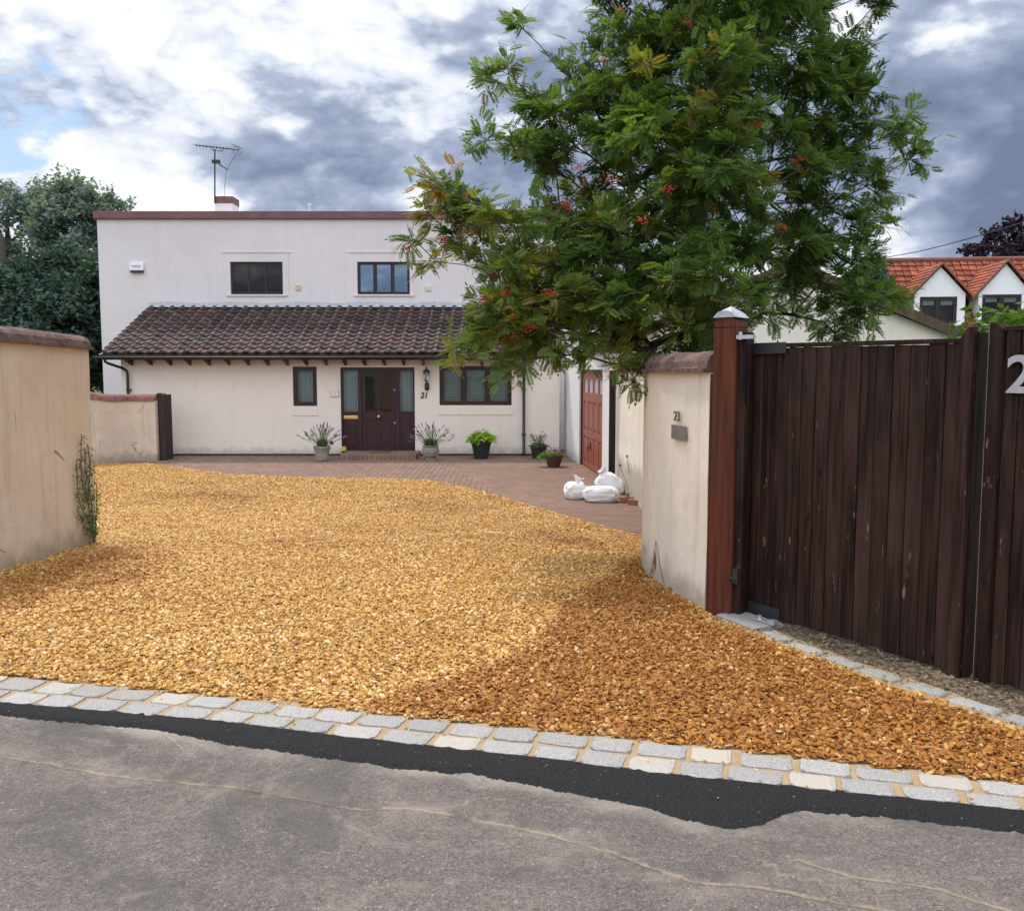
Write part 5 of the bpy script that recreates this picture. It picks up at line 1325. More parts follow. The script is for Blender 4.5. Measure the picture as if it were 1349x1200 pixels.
def grow_tree(root, Y0, outline, trunk, npts, seed, r_leaf, tmpl, per, mat, bark, extra=(), maxdepth=2.4, dscale=1.2, r0=.0065, thick=.12, warmf=None, crowns='crown', tw=(.12, .3), ls=(.75, 1.25), nf=1.0, twig=True, gap=0.0, droop=-.10):
    rs = random.Random(seed); nrs = np.random.RandomState(seed); pg = np.array(outline, float); m_px = F / Y0
    x0, y0 = pg.min(0); x1, y1 = pg.max(0); pts = []; tries = 0
    mind = .55 * math.sqrt((x1 - x0) * (y1 - y0) / npts) / m_px
    while len(pts) < npts and tries < npts * 60:
        tries += 1; a, b = rs.uniform(x0, x1), rs.uniform(y0, y1)
        if not pip(a, b, pg): continue
        hd = min(maxdepth, bdist(a, b, pg) / m_px * dscale + .12); u_ = rs.uniform(-1, 1)
        p = P(a, b, Y0 + u_ * hd)
        if gap and mnoise.noise(Vector((p.x * 1.1, p.y * 1.1, p.z * 1.1 + seed))) < -gap: continue
        if any((p - q).length < mind * .8 for q in pts[-400:]): continue
        pts.append(p)
    pts += [P(*e) for e in extra]
    tr = [Vector(t) for t in trunk]; nodes = []; par = []
    for i, t in enumerate(tr): nodes.append(t); par.append(i - 1)
    # subdivide trunk
    nodes2 = [nodes[0]]; 
    for a, b in zip(nodes, nodes[1:]):
        for k in range(1, 7): nodes2.append(a.lerp(b, k / 6) + Vector((rs.uniform(-.02, .02), rs.uniform(-.02, .02), 0)))
    nodes = nodes2; par = [i - 1 for i in range(len(nodes))]; nt = len(nodes)
    zlow = tr[0].z + .28 * (tr[-1].z - tr[0].z)
    def axis_d(p): return min((p - q).length for q in nodes[:nt])
    pts.sort(key=axis_d)
    NA = np.array([tuple(q) for q in nodes]); 
    leafnodes = []
    depthd = [0.0] * nt
    for p in pts:
        pv = np.array(tuple(p)); dv = pv - NA; dl = np.linalg.norm(dv, axis=1)
        pen = dl + .35 * np.array(depthd) + 1.2 * np.clip(NA[:, 2] - pv[2] + .15, 0, None)   # prefers growing outward and up
        pen[:nt] += np.where(NA[:nt, 2] < zlow, 2.5, 0)
        j = int(np.argmin(pen)); a = Vector(NA[j]); L = (p - a).length; n_ = max(1, int(L / .22)); prev = j
        side = Vector((rs.uniform(-1, 1), rs.uniform(-1, 1), rs.uniform(-.2, 1))) * L * .09
        for k in range(1, n_ + 1):
            t = k / n_; q = a.lerp(p, t) + side * math.sin(math.pi * t) + Vector((rs.uniform(-.015, .015), rs.uniform(-.015, .015), rs.uniform(-.015, .015)))
            if k == n_: q = p.copy()
            nodes.append(q); par.append(prev); depthd.append(depthd[prev] + L / n_); prev = len(nodes) - 1
        NA = np.array([tuple(q) for q in nodes]); leafnodes.append(prev)
    w_ = [1.0 if i in set(leafnodes) else 0.0 for i in range(0)] or None
    wt_ = np.zeros(len(nodes)); wt_[leafnodes] += 1
    for i in range(len(nodes) - 1, 0, -1): wt_[par[i]] += wt_[i]
    rad = r0 * np.sqrt(np.maximum(wt_, .8)) ** 1.15
    tmax = rad[0]; rad = rad * (thick / tmax) if tmax > thick else rad; rad = np.maximum(rad, r0 * .75)
    # tubes per segment chain
    kids = {}
    for i in range(1, len(nodes)): kids.setdefault(par[i], []).append(i)
    mb = MB(); stack = [0]; started = []
    def chain(s, first):
        ch_ = [first, s] if first is not None else [s]
        while True:
            ks = kids.get(ch_[-1], [])
            if not ks: break
            k = max(ks, key=lambda q: wt_[q]); 
            for o_ in ks:
                if o_ != k: started.append((o_, ch_[-1]))
            ch_.append(k)
        return ch_
    started.append((0, None))
    while started:
        s, first = started.pop(); c = chain(s, first)
        if len(c) < 2: continue
        rr_ = [float(rad[i]) for i in c]
        if first is not None: rr_[0] = min(rr_[0], rr_[1] * 1.2)
        big = rr_[0] > .03
        mb.tube([nodes[i] for i in c], rr_, 8 if big else 4, caps=False)
    # leaves round the outer nodes
    PN = []; DN = []; TN = []; WN = []
    mb2 = mb
    for li in leafnodes:
        c = nodes[li]; pa = nodes[par[li]]; out = (c - pa).normalized(); ct = rs.random(); wm = warmf(c, rs) if warmf else 0
        k_t = max(2, int(round(per * nf * rs.uniform(.6, 1.3) / 5)))
        for _ in range(k_t):
            d = (out * .8 + Vector((rs.gauss(0, 1), rs.gauss(0, 1), rs.gauss(0, .75) + .1))).normalized(); L = rs.uniform(*tw) * r_leaf / .25
            e = c + d * L
            if twig: mb2.tube([c, c + d * L * .5 + Vector((0, 0, .01)), e], [r0 * .55, r0 * .45, r0 * .3], 3, caps=False)
            for q in range(5):
                t = .25 + .75 * q / 4; b = c + d * L * t
                dd = (d * .7 + Vector((rs.gauss(0, .75), rs.gauss(0, .75), rs.gauss(0, .45) + droop)))
                PN.append(tuple(b)); DN.append(tuple(dd)); TN.append(.25 + .5 * ct + rs.uniform(-.2, .25)); WN.append(max(0, min(1, wm + rs.uniform(-.2, .3))) if wm and rs.random() < .75 else (rs.uniform(.5, 1) if rs.random() < .014 else 0))
    mb.build('trunk', bark, root, smooth=True)
    PN = np.array(PN); DN = np.array(DN); sc = nrs.uniform(ls[0], ls[1], len(PN))
    scatter_leaves(crowns, tmpl, PN, DN, sc, np.array(TN), mat, root, np.array(WN) if warmf else None, nrs)
    return nodes, leafnodes

# rowan behind the cream wall
RY = 9.0
rb = P(921, 470, RY); rowan = thing('rowan_tree', 'large rowan tree with red berries and some orange leaves behind the cream wall', 'tree', (rb.x, RY, tz(RY)))
OUT = [(800, -40), (765, 0), (745, 28), (762, 60), (725, 78), (745, 100), (760, 130), (700, 112), (665, 110), (700, 150), (725, 165), (690, 178), (672, 195), (705, 205), (700, 235), (665, 265), (625, 262), (590, 248), (562, 262), (560, 284), (600, 300), (585, 330), (612, 358), (640, 372), (628, 405), (630, 435), (618, 458), (650, 458), (665, 455), (700, 478), (730, 470), (765, 455), (800, 452), (830, 462), (850, 470), (880, 462), (915, 455), (955, 450), (1000, 440), (1040, 425),
       (1062, 392), (1085, 400), (1092, 436), (1118, 438), (1150, 420), (1182, 405), (1160, 370), (1140, 340), (1172, 305), (1150, 275), (1160, 240), (1135, 215), (1120, 195), (1165, 180), (1200, 178), (1182, 140), (1165, 110), (1130, 95), (1120, 60), (1115, 25), (1150, 5), (1135, -60), (1130, -160), (1090, -270), (1050, -340), (930, -390), (830, -330), (790, -240), (780, -140), (795, -70)]
trk = [(rb.x, RY, tz(RY) - .15), tuple(P(922, 430, RY)), tuple(P(918, 300, RY)), tuple(P(920, 170, RY)), tuple(P(912, 20, RY + .1)), tuple(P(925, -160, RY)), tuple(P(930, -350, RY))]
extra = [(650, 108, RY - .8), (670, 98, RY - .9), (690, 40, RY - .3), (1212, 194, RY + .2), (1198, 210, RY + .2), (1190, 165, RY + .1), (548, 318, RY - 1.1), (575, 345, RY - 1.1), (578, 248, RY - .9),
         (602, 466, RY - 1.3), (682, 482, RY - 1.1), (694, 474, RY - 1.0), (828, 488, RY - 1.2), (836, 500, RY - 1.2), (1148, 12, RY), (1160, 5, RY), (1085, 425, RY - .4), (1100, 440, RY - .4), (1160, 300, RY), (1170, 392, RY - .3), (1150, 405, RY - .5),
         (640, 185, RY - .5), (675, 185, RY - .5), (770, 468, RY - 1), (800, 462, RY - 1.2)]
_e = random.Random(77)
extra += [(_e.uniform(640, 860), _e.uniform(290, 445), RY + _e.uniform(-1.3, .6)) for _ in range(85)]
extra += [(_e.uniform(850, 990), _e.uniform(60, 450), RY + _e.uniform(-1.7, -.35)) for _ in range(60)]
def warm_rowan(c, rs):
    s = 0.05 + (.42 if c.z < 3.4 and c.x < 1.2 else 0) + (.10 if c.y < RY - .8 else 0)
    if rs.random() < s: return rs.choice([.2, .25, .3, .35, .4, .5, .3, .45, .6, .8])
    return 0
rn, rl = grow_tree(rowan, RY, OUT, trk, 690, 21, .25, leaf_template(6, .145, .018, .046), 40, M['rowanleaf'], M['bark'], extra, maxdepth=2.1, dscale=1.05, r0=.0060, thick=.125, warmf=warm_rowan, gap=.26, tw=(.09, .26), ls=(.7, 1.15))
# berry clusters, each a part
rq = random.Random(5)
bpos = [(802, 236, 7.9), (565, 246, 8.7), (538, 329, 8.5), (578, 332, 8.6), (648, 362, 8.4), (745, 270, 7.7), (665, 385, 8.2), (640, 395, 8.2), (725, 385, 7.9), (975, 170, 8.0), (1000, 165, 8.1), (848, 290, 7.6), (905, 30, 8.3), (955, 38, 8.4), (1052, 210, 8.4), (1030, 300, 8.0), (760, 220, 8.0), (583, 315, 8.6), (700, 430, 8.1), (880, 250, 7.6)]
for (a, b, y) in bpos:
    q = P(a, b, y - .45); mb = MB()
    for k in range(30):
        d = Vector((rq.gauss(0, .030), rq.gauss(0, .030), rq.gauss(0, .018))); c = q + d; r_ = .0075
        mb.add([c + Vector(p_) * r_ for p_ in ((1, 0, 0), (-1, 0, 0), (0, 1, 0), (0, -1, 0), (0, 0, 1), (0, 0, -1))], [(0, 2, 4), (2, 1, 4), (1, 3, 4), (3, 0, 4), (2, 0, 5), (1, 2, 5), (3, 1, 5), (0, 3, 5)])
    mb.build('berry_cluster', M['berry'], rowan, smooth=True)

def bg_tree(name, label, outline, Y0, base_px, n, seed, mat, tm, per=16, bark=None, group=None, r0=.02, maxdepth=3, gap=.0, thick=.25, tw=(.2, .5), rl=.4, ls=(.8, 1.5), dscale=1.2, cat='tree'):
    ox = P(base_px, 480, Y0).x; root = thing(name, label, cat, (ox, Y0, tz(Y0)), group)
    ymin = min(q[1] for q in outline); topx = sum(q[0] for q in outline) / len(outline)
    tr = [(ox, Y0, tz(Y0) - .2), tuple(P(base_px, 430, Y0)), tuple(P((base_px + topx) / 2, (430 + ymin) / 2, Y0)), tuple(P(topx, ymin + 22, Y0))]
    grow_tree(root, Y0, outline, tr, n, seed, rl, tm, per, mat, bark or M['bark'], maxdepth=maxdepth, r0=r0, thick=thick, tw=tw, ls=ls, twig=False, gap=gap, dscale=dscale)
    return root
tmb = simple_template(.15, .075, 7)
bg_tree('broadleaf_tree', 'grey-green broadleaf tree rising behind the house at its left corner', [(58, 275), (80, 250), (95, 242), (118, 258), (140, 262), (160, 272), (158, 285), (150, 300), (140, 330), (150, 360), (140, 400), (130, 450), (100, 470), (60, 460), (45, 400), (60, 340), (40, 310)], 33, 92, 330, 31, M['treeleaf'], tmb, 15, thick=.3, gap=.08, r0=.014)
bg_tree('broadleaf_tree', 'taller thin-crowned tree at the left edge with open gaps', [(-60, 290), (-20, 262), (5, 242), (18, 240), (40, 250), (60, 262), (58, 285), (30, 300), (45, 330), (30, 350), (50, 380), (40, 430), (0, 440), (-60, 430), (-90, 350)], 36, 12, 300, 32, M['treeleaf'], tmb, 13, thick=.25, gap=.01, r0=.014)
bg_tree('evergreen_shrub', 'dark dense evergreen bush low behind the left wall', [(-40, 390), (0, 372), (30, 352), (60, 345), (90, 350), (120, 352), (150, 370), (150, 500), (60, 520), (-60, 520)], 27, 60, 420, 33, M['conifer'], tmb, 22, thick=.2, cat='bush')
bg_tree('purple_tree', 'dark purple-leaved tree behind the orange roofed house', [(1275, 335), (1280, 315), (1300, 305), (1320, 303), (1345, 298), (1380, 290), (1440, 300), (1470, 360), (1450, 420), (1300, 420), (1280, 360)], 58, 1370, 230, 34, M['purpleleaf'], simple_template(.2, .14, 9), 14, thick=.35, rl=.5)
bg_tree('conifer_tree', 'dark conifer showing between the rowan and the orange roof', [(1120, 450), (1125, 400), (1135, 365), (1142, 345), (1150, 362), (1160, 385), (1172, 410), (1175, 450), (1150, 470)], 38, 1146, 170, 35, M['conifer'], simple_template(.28, .1, 5), 18, thick=.2)
bg_tree('garden_shrub', 'bright green shrub behind the dark gates', [(1262, 500), (1272, 460), (1290, 450), (1306, 432), (1322, 424), (1350, 418), (1380, 425), (1420, 450), (1430, 700), (1255, 720)], 7.2, 1330, 260, 36, M['shrubleaf'], simple_template(.07, .035, 5), 14, thick=.05, r0=.005, maxdepth=.5, rl=.12, cat='shrub')

# ================================================================ ORANGE ROOFED HOUSE
OY = 36.0
oh = thing('orange_roofed_house', 'white house with bright orange tiled roof and two gabled dormers', 'house', (P(1300, 480, OY).x, OY, tz(OY)))
ang = R(-6); # turned slightly
rl_ = P(1166, 346, OY + 3.2); el_ = P(1183, 450, OY)
uo = Vector((math.cos(ang), math.sin(ang), 0)); vo = Vector((-uo.y, uo.x, 0))
E0 = P(1176, 452, OY); rise = 4.1; run = 3.6
V_ = vo * run + Vector((0, 0, P(1166, 345, OY + 3.6).z - E0.z))
Lr = 16.0
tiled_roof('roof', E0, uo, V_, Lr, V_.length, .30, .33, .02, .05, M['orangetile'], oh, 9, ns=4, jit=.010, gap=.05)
mb = MB(); nv_ = uo.cross(V_).normalized(); mb.prism([E0 - nv_ * .02, E0 + V_ - nv_ * .02, E0 + V_ - nv_ * .09, E0 - nv_ * .09], uo * Lr); mb.build('roof_deck', M['garagedark'], oh)
mb = MB(); TT = Matrix(((uo.x, vo.x, 0, E0.x), (uo.y, vo.y, 0, E0.y), (0, 0, 1, 0), (0, 0, 0, 1))); mb.T = TT
mb.box((.3, .35, tz(OY) - .3), (Lr, .6, E0.z - .05)); mb.prism([(.3, .6, tz(OY) - .3), (.3, run * 2, tz(OY) - .3), (.3, run * 2, E0.z), (.3, run, E0.z + V_.z - .15), (.3, .6, E0.z + .2)], (.25, 0, 0)); mb.build('walls', M['orangewhite'], oh)
mb = MB(); mb.tube([E0 + V_ + Vector((0, 0, .04)), E0 + V_ + uo * Lr + Vector((0, 0, .04))], .11, 8); mb.build('ridge_tiles', m_plain('ridge_brown', (.20, .08, .055), .8, .3, 6, .2), oh)
mb = MB(); mb.prism([E0 + V_ - Vector((0, 0, .05)), E0 + V_ + vo * run - Vector((0, 0, V_.z)), E0 + V_ + vo * run - Vector((0, 0, V_.z + .1)), E0 + V_ - Vector((0, 0, .2))], uo * Lr); mb.build('rear_roof', M['orangetile'], oh, tone=True)
# dormers
def dormer(pxc, apy, wpx, base_py, win, seed):
    Yd = OY + .45 - (pxc - 1240) / 85 * .25
    q = P(pxc, apy, Yd); hw = wpx / 2 * Yd / F; zb_ = P(pxc, base_py, Yd).z; ze = P(pxc, 388, Yd).z
    T = Matrix(((uo.x, vo.x, 0, q.x), (uo.y, vo.y, 0, q.y), (0, 0, 1, 0), (0, 0, 0, 1)))
    apz = q.z - .06; wx0, wx1, wz0, wz1 = win; 
    a = -(pxc - wx0) * Yd / F; b = (wx1 - pxc) * Yd / F; c = P(pxc, wz1, Yd).z; d = P(pxc, wz0, Yd).z
    mb = MB(); mb.T = T; wall_holes(mb, -hw * .86, hw * .86, zb_, ze, 0, .15, [(a, b, c, d)]); mb.prism([(-hw * .88, 0, ze + .001), (hw * .88, 0, ze + .001), (0, 0, apz)], (0, .15, 0))
    for s_ in (-1, 1): mb.box((s_ * hw * .86, .151, zb_), (s_ * (hw * .86 - .1), 2.0, ze))
    dw = mb.build('dormer', M['orangewhite'], oh)
    fr = window(dw, 'window', a, b, c, d, .04, [(a + b) / 2], .09, T=T, opener=.04, back=None)
    for k, (p0, p1) in enumerate(((a, (a + b) / 2), ((a + b) / 2, b))):
        mb = MB(); mb.T = T; mb.box((p0 + .13, .14, d - .32), (p1 - .13, .145, d - .08)); mb.build('blind', M['blind'], dw)
    mb = MB(); mb.T = T; mb.box((-hw * .8, .16, zb_), (hw * .8, .9, zb_ + .02)); mb.box((-hw * .8, 1.3, zb_), (hw * .8, 1.35, ze)); mb.build('room', M['inside'], dw)
    mb = MB(); mb.T = T; mb.box((a - .2, -.08, c - .12), (b + .2, -.002, c - .03)); mb.build('sill', M['lead'], dw)
    for s_ in (-1, 1):
        e = Vector((s_ * (hw + .12), -.14, ze - .12)); ap_ = Vector((0, -.14, apz + .16)); e_w = T @ e; a_w = T @ ap_
        if s_ < 0: tiled_roof('dormer_roof', e_w + vo * 3.0, -vo, a_w - e_w, 3.0, (a_w - e_w).length, .28, .2, .012, .03, M['orangetile'], dw, seed, ns=3)
        else: tiled_roof('dormer_roof', e_w, vo, a_w - e_w, 3.0, (a_w - e_w).length, .28, .2, .012, .03, M['orangetile'], dw, seed + 1, ns=3)
        mb = MB(); mb.T = T; mb.prism([e + Vector((0, -.03, -.06)), ap_ + Vector((0, -.03, -.06)), ap_ + Vector((0, -.03, .05)), e + Vector((0, -.03, .05))], (0, .03, 0)); mb.build('bargeboard', m_plain('rust_board', (.25, .10, .06), .7), dw)
dormer(1240, 350, 74, 432, (1215, 1262, 391, 427), 41); dormer(1326, 346, 76, 431, (1298, 1347, 387, 425), 43)
dormer(1418, 342, 78, 430, (1391, 1442, 383, 423), 45)

# overhead cable
a = P(1120, 345, 45); b = P(1349, 293, 28); c = P(1700, 215, 18)
mb = MB(); pts = []
for k in range(25):
    t = k / 24; p = a.lerp(b, t) + Vector((0, 0, -.5 * math.sin(math.pi * t) * .4)); pts.append(p)
for k in range(1, 13): pts.append(b.lerp(c, k / 12))
mb.tube(pts, .018, 5); o = mb.build('overhead_cable', M['wire']); prop(o, 'thin black overhead cable crossing the sky above the orange roof', 'cable')
mb = MB(); q = P(2, 330, 30); mb.tube([(q.x, q.y, tz(30)), (q.x, q.y, P(2, 312, 30).z)], [.16, .12], 10); o = mb.build('telegraph_pole', M['bark']); prop(o, 'dark wooden pole among the trees at the left edge', 'pole')

# ================================================================ POTS AND PLANTS
def blades(mb, c, n, h, spread, w_, rs, curve=.3):
    for _ in range(n):
        a = rs.uniform(0, 6.283); s = spread * rs.uniform(.2, 1); hh = h * rs.uniform(.6, 1.05); d = Vector((math.cos(a), math.sin(a), 0)); t_ = Vector((-d.y, d.x, 0)) * w_ / 2
        mb.tn = rs.random(); b = c + d * s * .15; m_ = c + d * s * .5 + Vector((0, 0, hh * .6)); e = c + d * s + Vector((0, 0, hh * (1 - curve * rs.random())))
        mb.add([b - t_, b + t_, m_ + t_, m_ - t_, e], [(0, 1, 2, 3), (3, 2, 4)])
def lavender(px, basepy, pot_prof, seed, label):
    rs = random.Random(seed); g = G(px, basepy); root = thing('potted_lavender', label, 'potted plant', tuple(g), 'lavender pots either side of the front door')
    mb = MB(); mb.lathe(tuple(g), pot_prof, 24); mb.build('pot', M['stonepot'], root, smooth=False)
    H = pot_prof[-1][1] if pot_prof[-1][0] > .05 else pot_prof[-2][1]; top = g + Vector((0, 0, H - .01))
    mb = MB(); mb.lathe(tuple(top), [(.15, -.05), (.15, -.012)], 16); mb.build('soil', M['soil'], root)
    mb = MB(); 
    for _ in range(14): blades(mb, top + Vector((rs.uniform(-.11, .11), rs.uniform(-.11, .11), 0)), 34, .27, .15, .013, rs)
    mb.build('foliage', M['lavleaf'], root)
    st_ = MB(); fl = MB()
    for _ in range(64):
        a = rs.uniform(0, 6.283); s = rs.uniform(.05, .52); h = rs.uniform(.30, .56) * (1 - .45 * (s / .5) ** 2); d = Vector((math.cos(a), math.sin(a), 0))
        e = top + d * s + Vector((0, 0, h)); st_.tube([top + d * .05, top + d * s * .55 + Vector((0, 0, h * .62)), e], [.004, .0035, .003], 4, caps=False)
        dr = (e - (top + d * s * .55 + Vector((0, 0, h * .62)))).normalized(); fl.tube([e - dr * .01, e + dr * .03, e + dr * .06, e + dr * .09], [.006, .012, .011, .003], 5)
    st_.build('stems', M['stem'], root); fl.build('flowers', M['purple'], root)
lavender(424.5, 607, [(.13, 0), (.15, .02), (.155, .03), (.165, .20), (.185, .27), (.20, .30), (.205, .34), (.19, .345), (.17, .34), (.16, .30)], 51, 'lavender in a straight sided grey stone pot left of the front door')
lavender(567.5, 606, [(.13, 0), (.14, .03), (.12, .05), (.18, .11), (.205, .20), (.20, .27), (.17, .30), (.20, .335), (.19, .345), (.16, .33), (.15, .30)], 52, 'lavender in a rounded carved stone pot right of the front door')
def leafy(mb, c, n, r, h, l, w_, rs, flat=.5):
    for _ in range(n):
        a = rs.uniform(0, 6.283); q = rs.uniform(0, 1) ** .6; b = c + Vector((math.cos(a) * r * q, math.sin(a) * r * q, h * (1 - q * q) * rs.uniform(.3, 1)))
        d = Vector((math.cos(a), math.sin(a), rs.uniform(-.5, .7))); d = (d + Vector((rs.gauss(0, .4), rs.gauss(0, .4), 0))).normalized(); s = d.cross(Vector((rs.gauss(0, .3), rs.gauss(0, .3), 1))).normalized(); mb.tn = rs.random(); L_ = l * rs.uniform(.6, 1.2)
        mb.add([b, b + d * L_ * .45 + s * w_ * .5 , b + d * L_ - Vector((0, 0, L_ * .2)), b + d * L_ * .45 - s * w_ * .5], [(0, 1, 2, 3)])
rs = random.Random(8)
g = G(634, 604); hp = thing('potted_hosta', 'lime green leafy plant in a tall dark green pot below the window', 'potted plant', tuple(g))
mb = MB(); mb.lathe(tuple(g), [(.165, 0), (.17, .02), (.235, .36), (.26, .37), (.262, .41), (.24, .41), (.22, .35)], 28); mb.build('pot', M['greenpot'], hp, smooth=False)
mb = MB(); mb.lathe(tuple(g + Vector((0, 0, .33))), [(.21, 0), (.21, .04)], 16); mb.build('soil', M['soil'], hp)
mb = MB(); leafy(mb, g + Vector((0, 0, .40)), 210, .30, .30, .16, .085, rs); leafy(mb, g + Vector((.16, 0, .46)), 40, .2, .16, .14, .05, rs); mb.build('foliage', M['hostaleaf'], hp)
g = G(709.5, 604); bp = thing('potted_shrub', 'small upright shrub in a black round pot by the downpipe', 'potted plant', tuple(g))
mb = MB(); mb.lathe(tuple(g), [(.14, 0), (.15, .02), (.20, .28), (.21, .30), (.20, .31), (.18, .27)], 24); mb.build('pot', M['blackpot'], bp)
mb = MB(); mb.lathe(tuple(g + Vector((0, 0, .26))), [(.17, 0), (.17, .03)], 16); mb.build('soil', M['soil'], bp)
mb = MB(); leafy(mb, g + Vector((0, 0, .29)), 150, .22, .08, .09, .03, rs)
st_ = MB()
for _ in range(12):
    a = rs.uniform(0, 6.28); e = g + Vector((math.cos(a) * rs.uniform(.1, .26), math.sin(a) * .15, rs.uniform(.5, .68))); st_.tube([g + Vector((0, 0, .28)), e], [.006, .004], 4)
    for k in range(9): leafy(mb, g.lerp(e, .5 + .055 * k) , 2, .02, .02, .08, .03, rs)
mb.build('foliage', M['lavleaf'], bp); st_.build('stems', M['drystem'], bp)
g = G(729.5, 615); fp = thing('flower_bowl', 'brown glazed bowl of mauve flowers in front of the garage corner', 'potted plant', tuple(g))
mb = MB(); mb.lathe(tuple(g), [(.12, 0), (.13, .015), (.20, .20), (.225, .24), (.23, .27), (.21, .27), (.19, .23)], 24); mb.build('bowl', M['brownpot'], fp)
mb = MB(); mb.lathe(tuple(g + Vector((0, 0, .21))), [(.19, 0), (.19, .04)], 16); mb.build('soil', M['soil'], fp)
mb = MB(); leafy(mb, g + Vector((-.02, 0, .25)), 220, .25, .13, .08, .03, rs); leafy(mb, g + Vector((-.24, -.05, .16)), 130, .14, .10, .08, .03, rs); mb.build('foliage', M['shrubleaf'], fp)
mb = MB(); 
for _ in range(46): leafy(mb, g + Vector((rs.gauss(.0, .08), rs.gauss(0, .07), .33 + rs.uniform(0, .09))), 4, .012, .015, .03, .022, rs)
mb.build('flowers', M['pinkflower'], fp)
# yellow tin by the door
q = P(453.5, 598, HF - .12); mb = MB(); mb.lathe((q.x, HF - .14, HG + .131), [(.055, 0), (.06, .01), (.058, .10), (.06, .105), (.05, .11), (.02, .115)], 16); o = mb.build('yellow_tin', M['yellow']); prop(o, 'small yellow tin on the step at the left foot of the door', 'tin')

# ================================================================ SACKS AND BRICKS
def sack(name, label, g, dims, rot, seed, knot=None, lean=0.0, sag=.4):
    """filled woven sack: squashed, wrinkled, with a gathered tied neck"""
    rs = random.Random(seed); root = thing(name, label, 'sack', tuple(g), 'white rubble sacks by the cream wall')
    nu, nv = 40, 26; vs = []; L, W, H = dims; cr_, sr_ = math.cos(rot), math.sin(rot)
    for j in range(nv + 1):
        v_ = j / nv; th = math.pi * v_
        for i in range(nu):
            ph = 2 * math.pi * i / nu; sx, sy, sz = math.sin(th) * math.cos(ph), math.sin(th) * math.sin(ph), math.cos(th)
            e = .62; fx = math.copysign(abs(sx) ** e, sx); fy_ = math.copysign(abs(sy) ** e, sy); fz = math.copysign(abs(sz) ** .75, sz)
            x, y, z = fx * L / 2, fy_ * W / 2, fz * H / 2
            z = max(z, -H / 2 * .86)
            wr = mnoise.noise(Vector((fx * 2.2 + seed, fy_ * 2.2, fz * 2.2))) * .10 + abs(mnoise.noise(Vector((fx * 4 + seed, fy_ * 5, fz * 4)))) * -.14 + abs(mnoise.noise(Vector((fx * 9, fy_ * 9 + seed, fz * 7)))) * -.06
            k_ = 1 + wr * 1.4; x, y, z = x * k_, y * k_, z * (k_ if z > 0 else 1)
            if lean: 
                t_ = max(0, (z + H / 2) / H); x = x * (1 - .42 * t_ ** 2) + lean * t_ * H; y = y * (1 - .45 * t_)
            vs.append((g.x + x * cr_ - y * sr_, g.y + x * sr_ + y * cr_, g.z + z + H / 2 * .86))
    fs = [(j * nu + i, j * nu + (i + 1) % nu, (j + 1) * nu + (i + 1) % nu, (j + 1) * nu + i)[::-1] for j in range(nv) for i in range(nu)]
    mb = MB(); mb.add(vs, fs); mb.build('sack_body', M['sack'], root, smooth=True)
    if knot:
        kx, ky, kz, dx, dz = knot; b = Vector((g.x + kx, g.y + ky, g.z + kz)); mb = MB()
        d = Vector((dx, -.1, dz)).normalized(); n_ = 14; prof = [(.075, -.06), (.03, .0), (.028, .02), (.055, .05), (.085, .09)]
        s = d.cross(Vector((0, 1, 0))).normalized(); t_ = d.cross(s); vv = []
        for r_, z_ in prof:
            for i in range(n_):
                a = 2 * math.pi * i / n_; rr_ = r_ * (1 + .28 * math.sin(a * 5 + z_ * 30) + rs.uniform(-.08, .08)); vv.append(b + d * (z_ + (rs.uniform(-.015, .02) if z_ > .08 else 0)) + s * math.cos(a) * rr_ + t_ * math.sin(a) * rr_ * .6)
        mb.add(vv, [(j * n_ + i, j * n_ + (i + 1) % n_, (j + 1) * n_ + (i + 1) % n_, (j + 1) * n_ + i) for j in range(len(prof) - 1) for i in range(n_)]); mb.build('tied_neck', M['sack'], root, smooth=True)
g1 = G(758, 657); g2 = G(792, 661); g3 = G(807, 653)
s_ = g2.y / F
sack('rubble_sack', 'round tied white sack at the left of the three sacks', g1, (31 * s_, .34, 25 * s_), .15, 3, (.03, -.05, 25 * s_ * .92, .3, 1))
sack('rubble_sack', 'long white sack lying flat in the middle of the three', g2, (50 * s_, .36, 23 * s_), -.10, 14)
sack('rubble_sack', 'upright white sack with pointed neck behind the lying one', g3 + Vector((.02, .25, 0)), (46 * s_, .38, 33 * s_), 0, 27, (-.13, -.02, 32 * s_ * .93, -.7, .8), lean=-.26)
rs = random.Random(9)
for i, (px, py, rz, lab) in enumerate(((826, 662, .3, 'broken red brick lying against the long white sack'), (836, 665, -.5, 'red brick lying at the foot of the cream wall'), (831, 655, 1.0, 'red brick at the back of the small brick pile'))):
    q = G(px, py); mb = MB(); mb.T = Matrix.Translation(q + Vector((0, 0, .0))) @ Matrix.Rotation(rz, 4, 'Z') @ Matrix.Rotation(.15 * (i - 1), 4, 'X'); mb.box((-.10, -.05, .0), (.10 - .03 * i, .05, .085)); o = mb.build('loose_brick', M['brickred'], bevel=.008); prop(o, lab, 'brick', 'loose bricks beside the sacks')

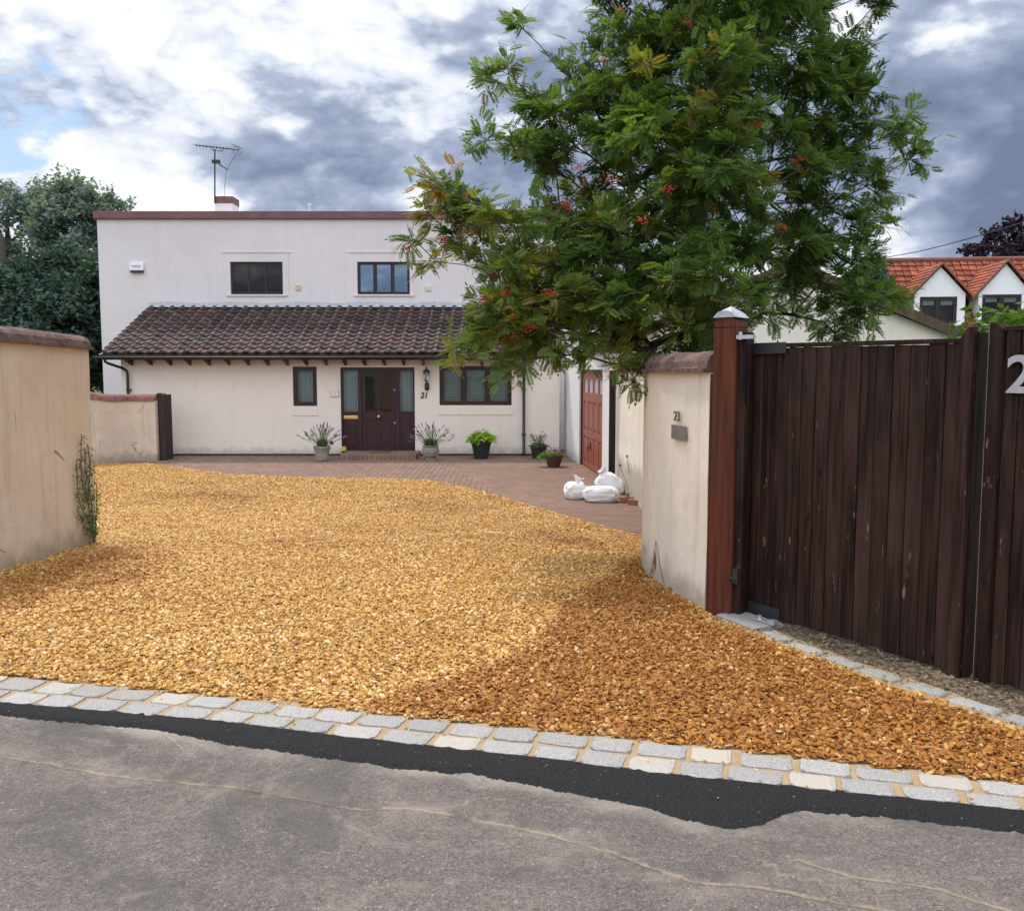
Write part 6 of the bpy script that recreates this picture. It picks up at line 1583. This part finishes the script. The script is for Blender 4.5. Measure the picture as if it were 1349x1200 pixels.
# wiry weeds at the foot of the cream wall
g = G(829, 655); wd = thing('wall_weed', 'thin dry weed stalks growing against the cream wall by the sacks', 'weed', tuple(g))
st_ = MB(); hd = MB()
for (tx, ty, bx) in ((826, 602, 830), (817, 614, 829), (833, 630, 832)):
    y_ = g.y; b = P(bx, 655, y_); e = P(tx, ty, y_ - .1); st_.tube([b, b.lerp(e, .5) + Vector((.02, 0, 0)), e], [.006, .005, .004], 4); hd.lathe(tuple(e), [(.006, -.01), (.018, .0), (.022, .015), (.012, .03), (.004, .035)], 8)
st_.build('stalks', M['drystem'], wd); hd.build('seed_heads', M['drystem'], wd)

# climber on the left wall, close to its end
cl = thing('wall_climber', 'small dark green climbing weed growing up the end of the left wall', 'climbing plant', (La.x, La.y - .3, tz(La.y)))
rs = random.Random(12)
def on_left(px, py):
    r = pixdir(px, py); r = r.x / r.y; best = None
    for i in range(len(lpath) - 1):
        for k in range(12):
            p = lpath[i].lerp(lpath[i + 1], k / 12); e = abs(p.x / p.y - r)
            if best is None or e < best[0]: best = (e, p)
    p = best[1]; return Vector((p.x + .03, p.y - .01, P(px, py, p.y).z))
stems = [[(121, 715), (118, 690), (113, 665), (106, 640), (103, 610), (104, 572)], [(121, 700), (110, 680), (100, 660), (98, 620), (97, 605)], [(120, 690), (116, 650), (110, 620), (108, 590)], [(122, 705), (124, 670), (125, 635)], [(118, 700), (108, 695), (98, 670)], [(112, 660), (116, 620), (112, 585)]]
st_ = MB(); PN = []; DN = []; TN = []
for sidx, sm_ in enumerate(stems):
    pts = [on_left(*q) for q in sm_]; st_.tube(pts, [.008] + [.005] * (len(pts) - 1), 5)
    for a, b in zip(pts, pts[1:]):
        nlf = int((b - a).length * 95)
        for k in range(nlf):
            q = a.lerp(b, rs.random()); topn = (q.z > pts[0].z + (pts[-1].z - pts[0].z) * .82)
            if topn and rs.random() < .6: continue
            PN.append((q.x + rs.gauss(.015, .012), q.y + rs.gauss(0, .022), q.z + rs.gauss(0, .02))); DN.append((rs.gauss(.4, .5), rs.gauss(0, .6), rs.gauss(.3, .6))); TN.append(rs.random())
for k in range(26):
    q0 = on_left(rs.uniform(97, 120), rs.uniform(600, 690)); st_.tube([q0, q0 + Vector((rs.uniform(0, .03), rs.gauss(0, .06), rs.uniform(.06, .2)))], [.003, .0015], 3)
st_.build('stem', M['drystem'], cl); scatter_leaves('foliage', simple_template(.024, .014, 3), np.array(PN), np.array(DN), np.full(len(PN), 1.0), np.array(TN), M['ivyleaf'], cl)
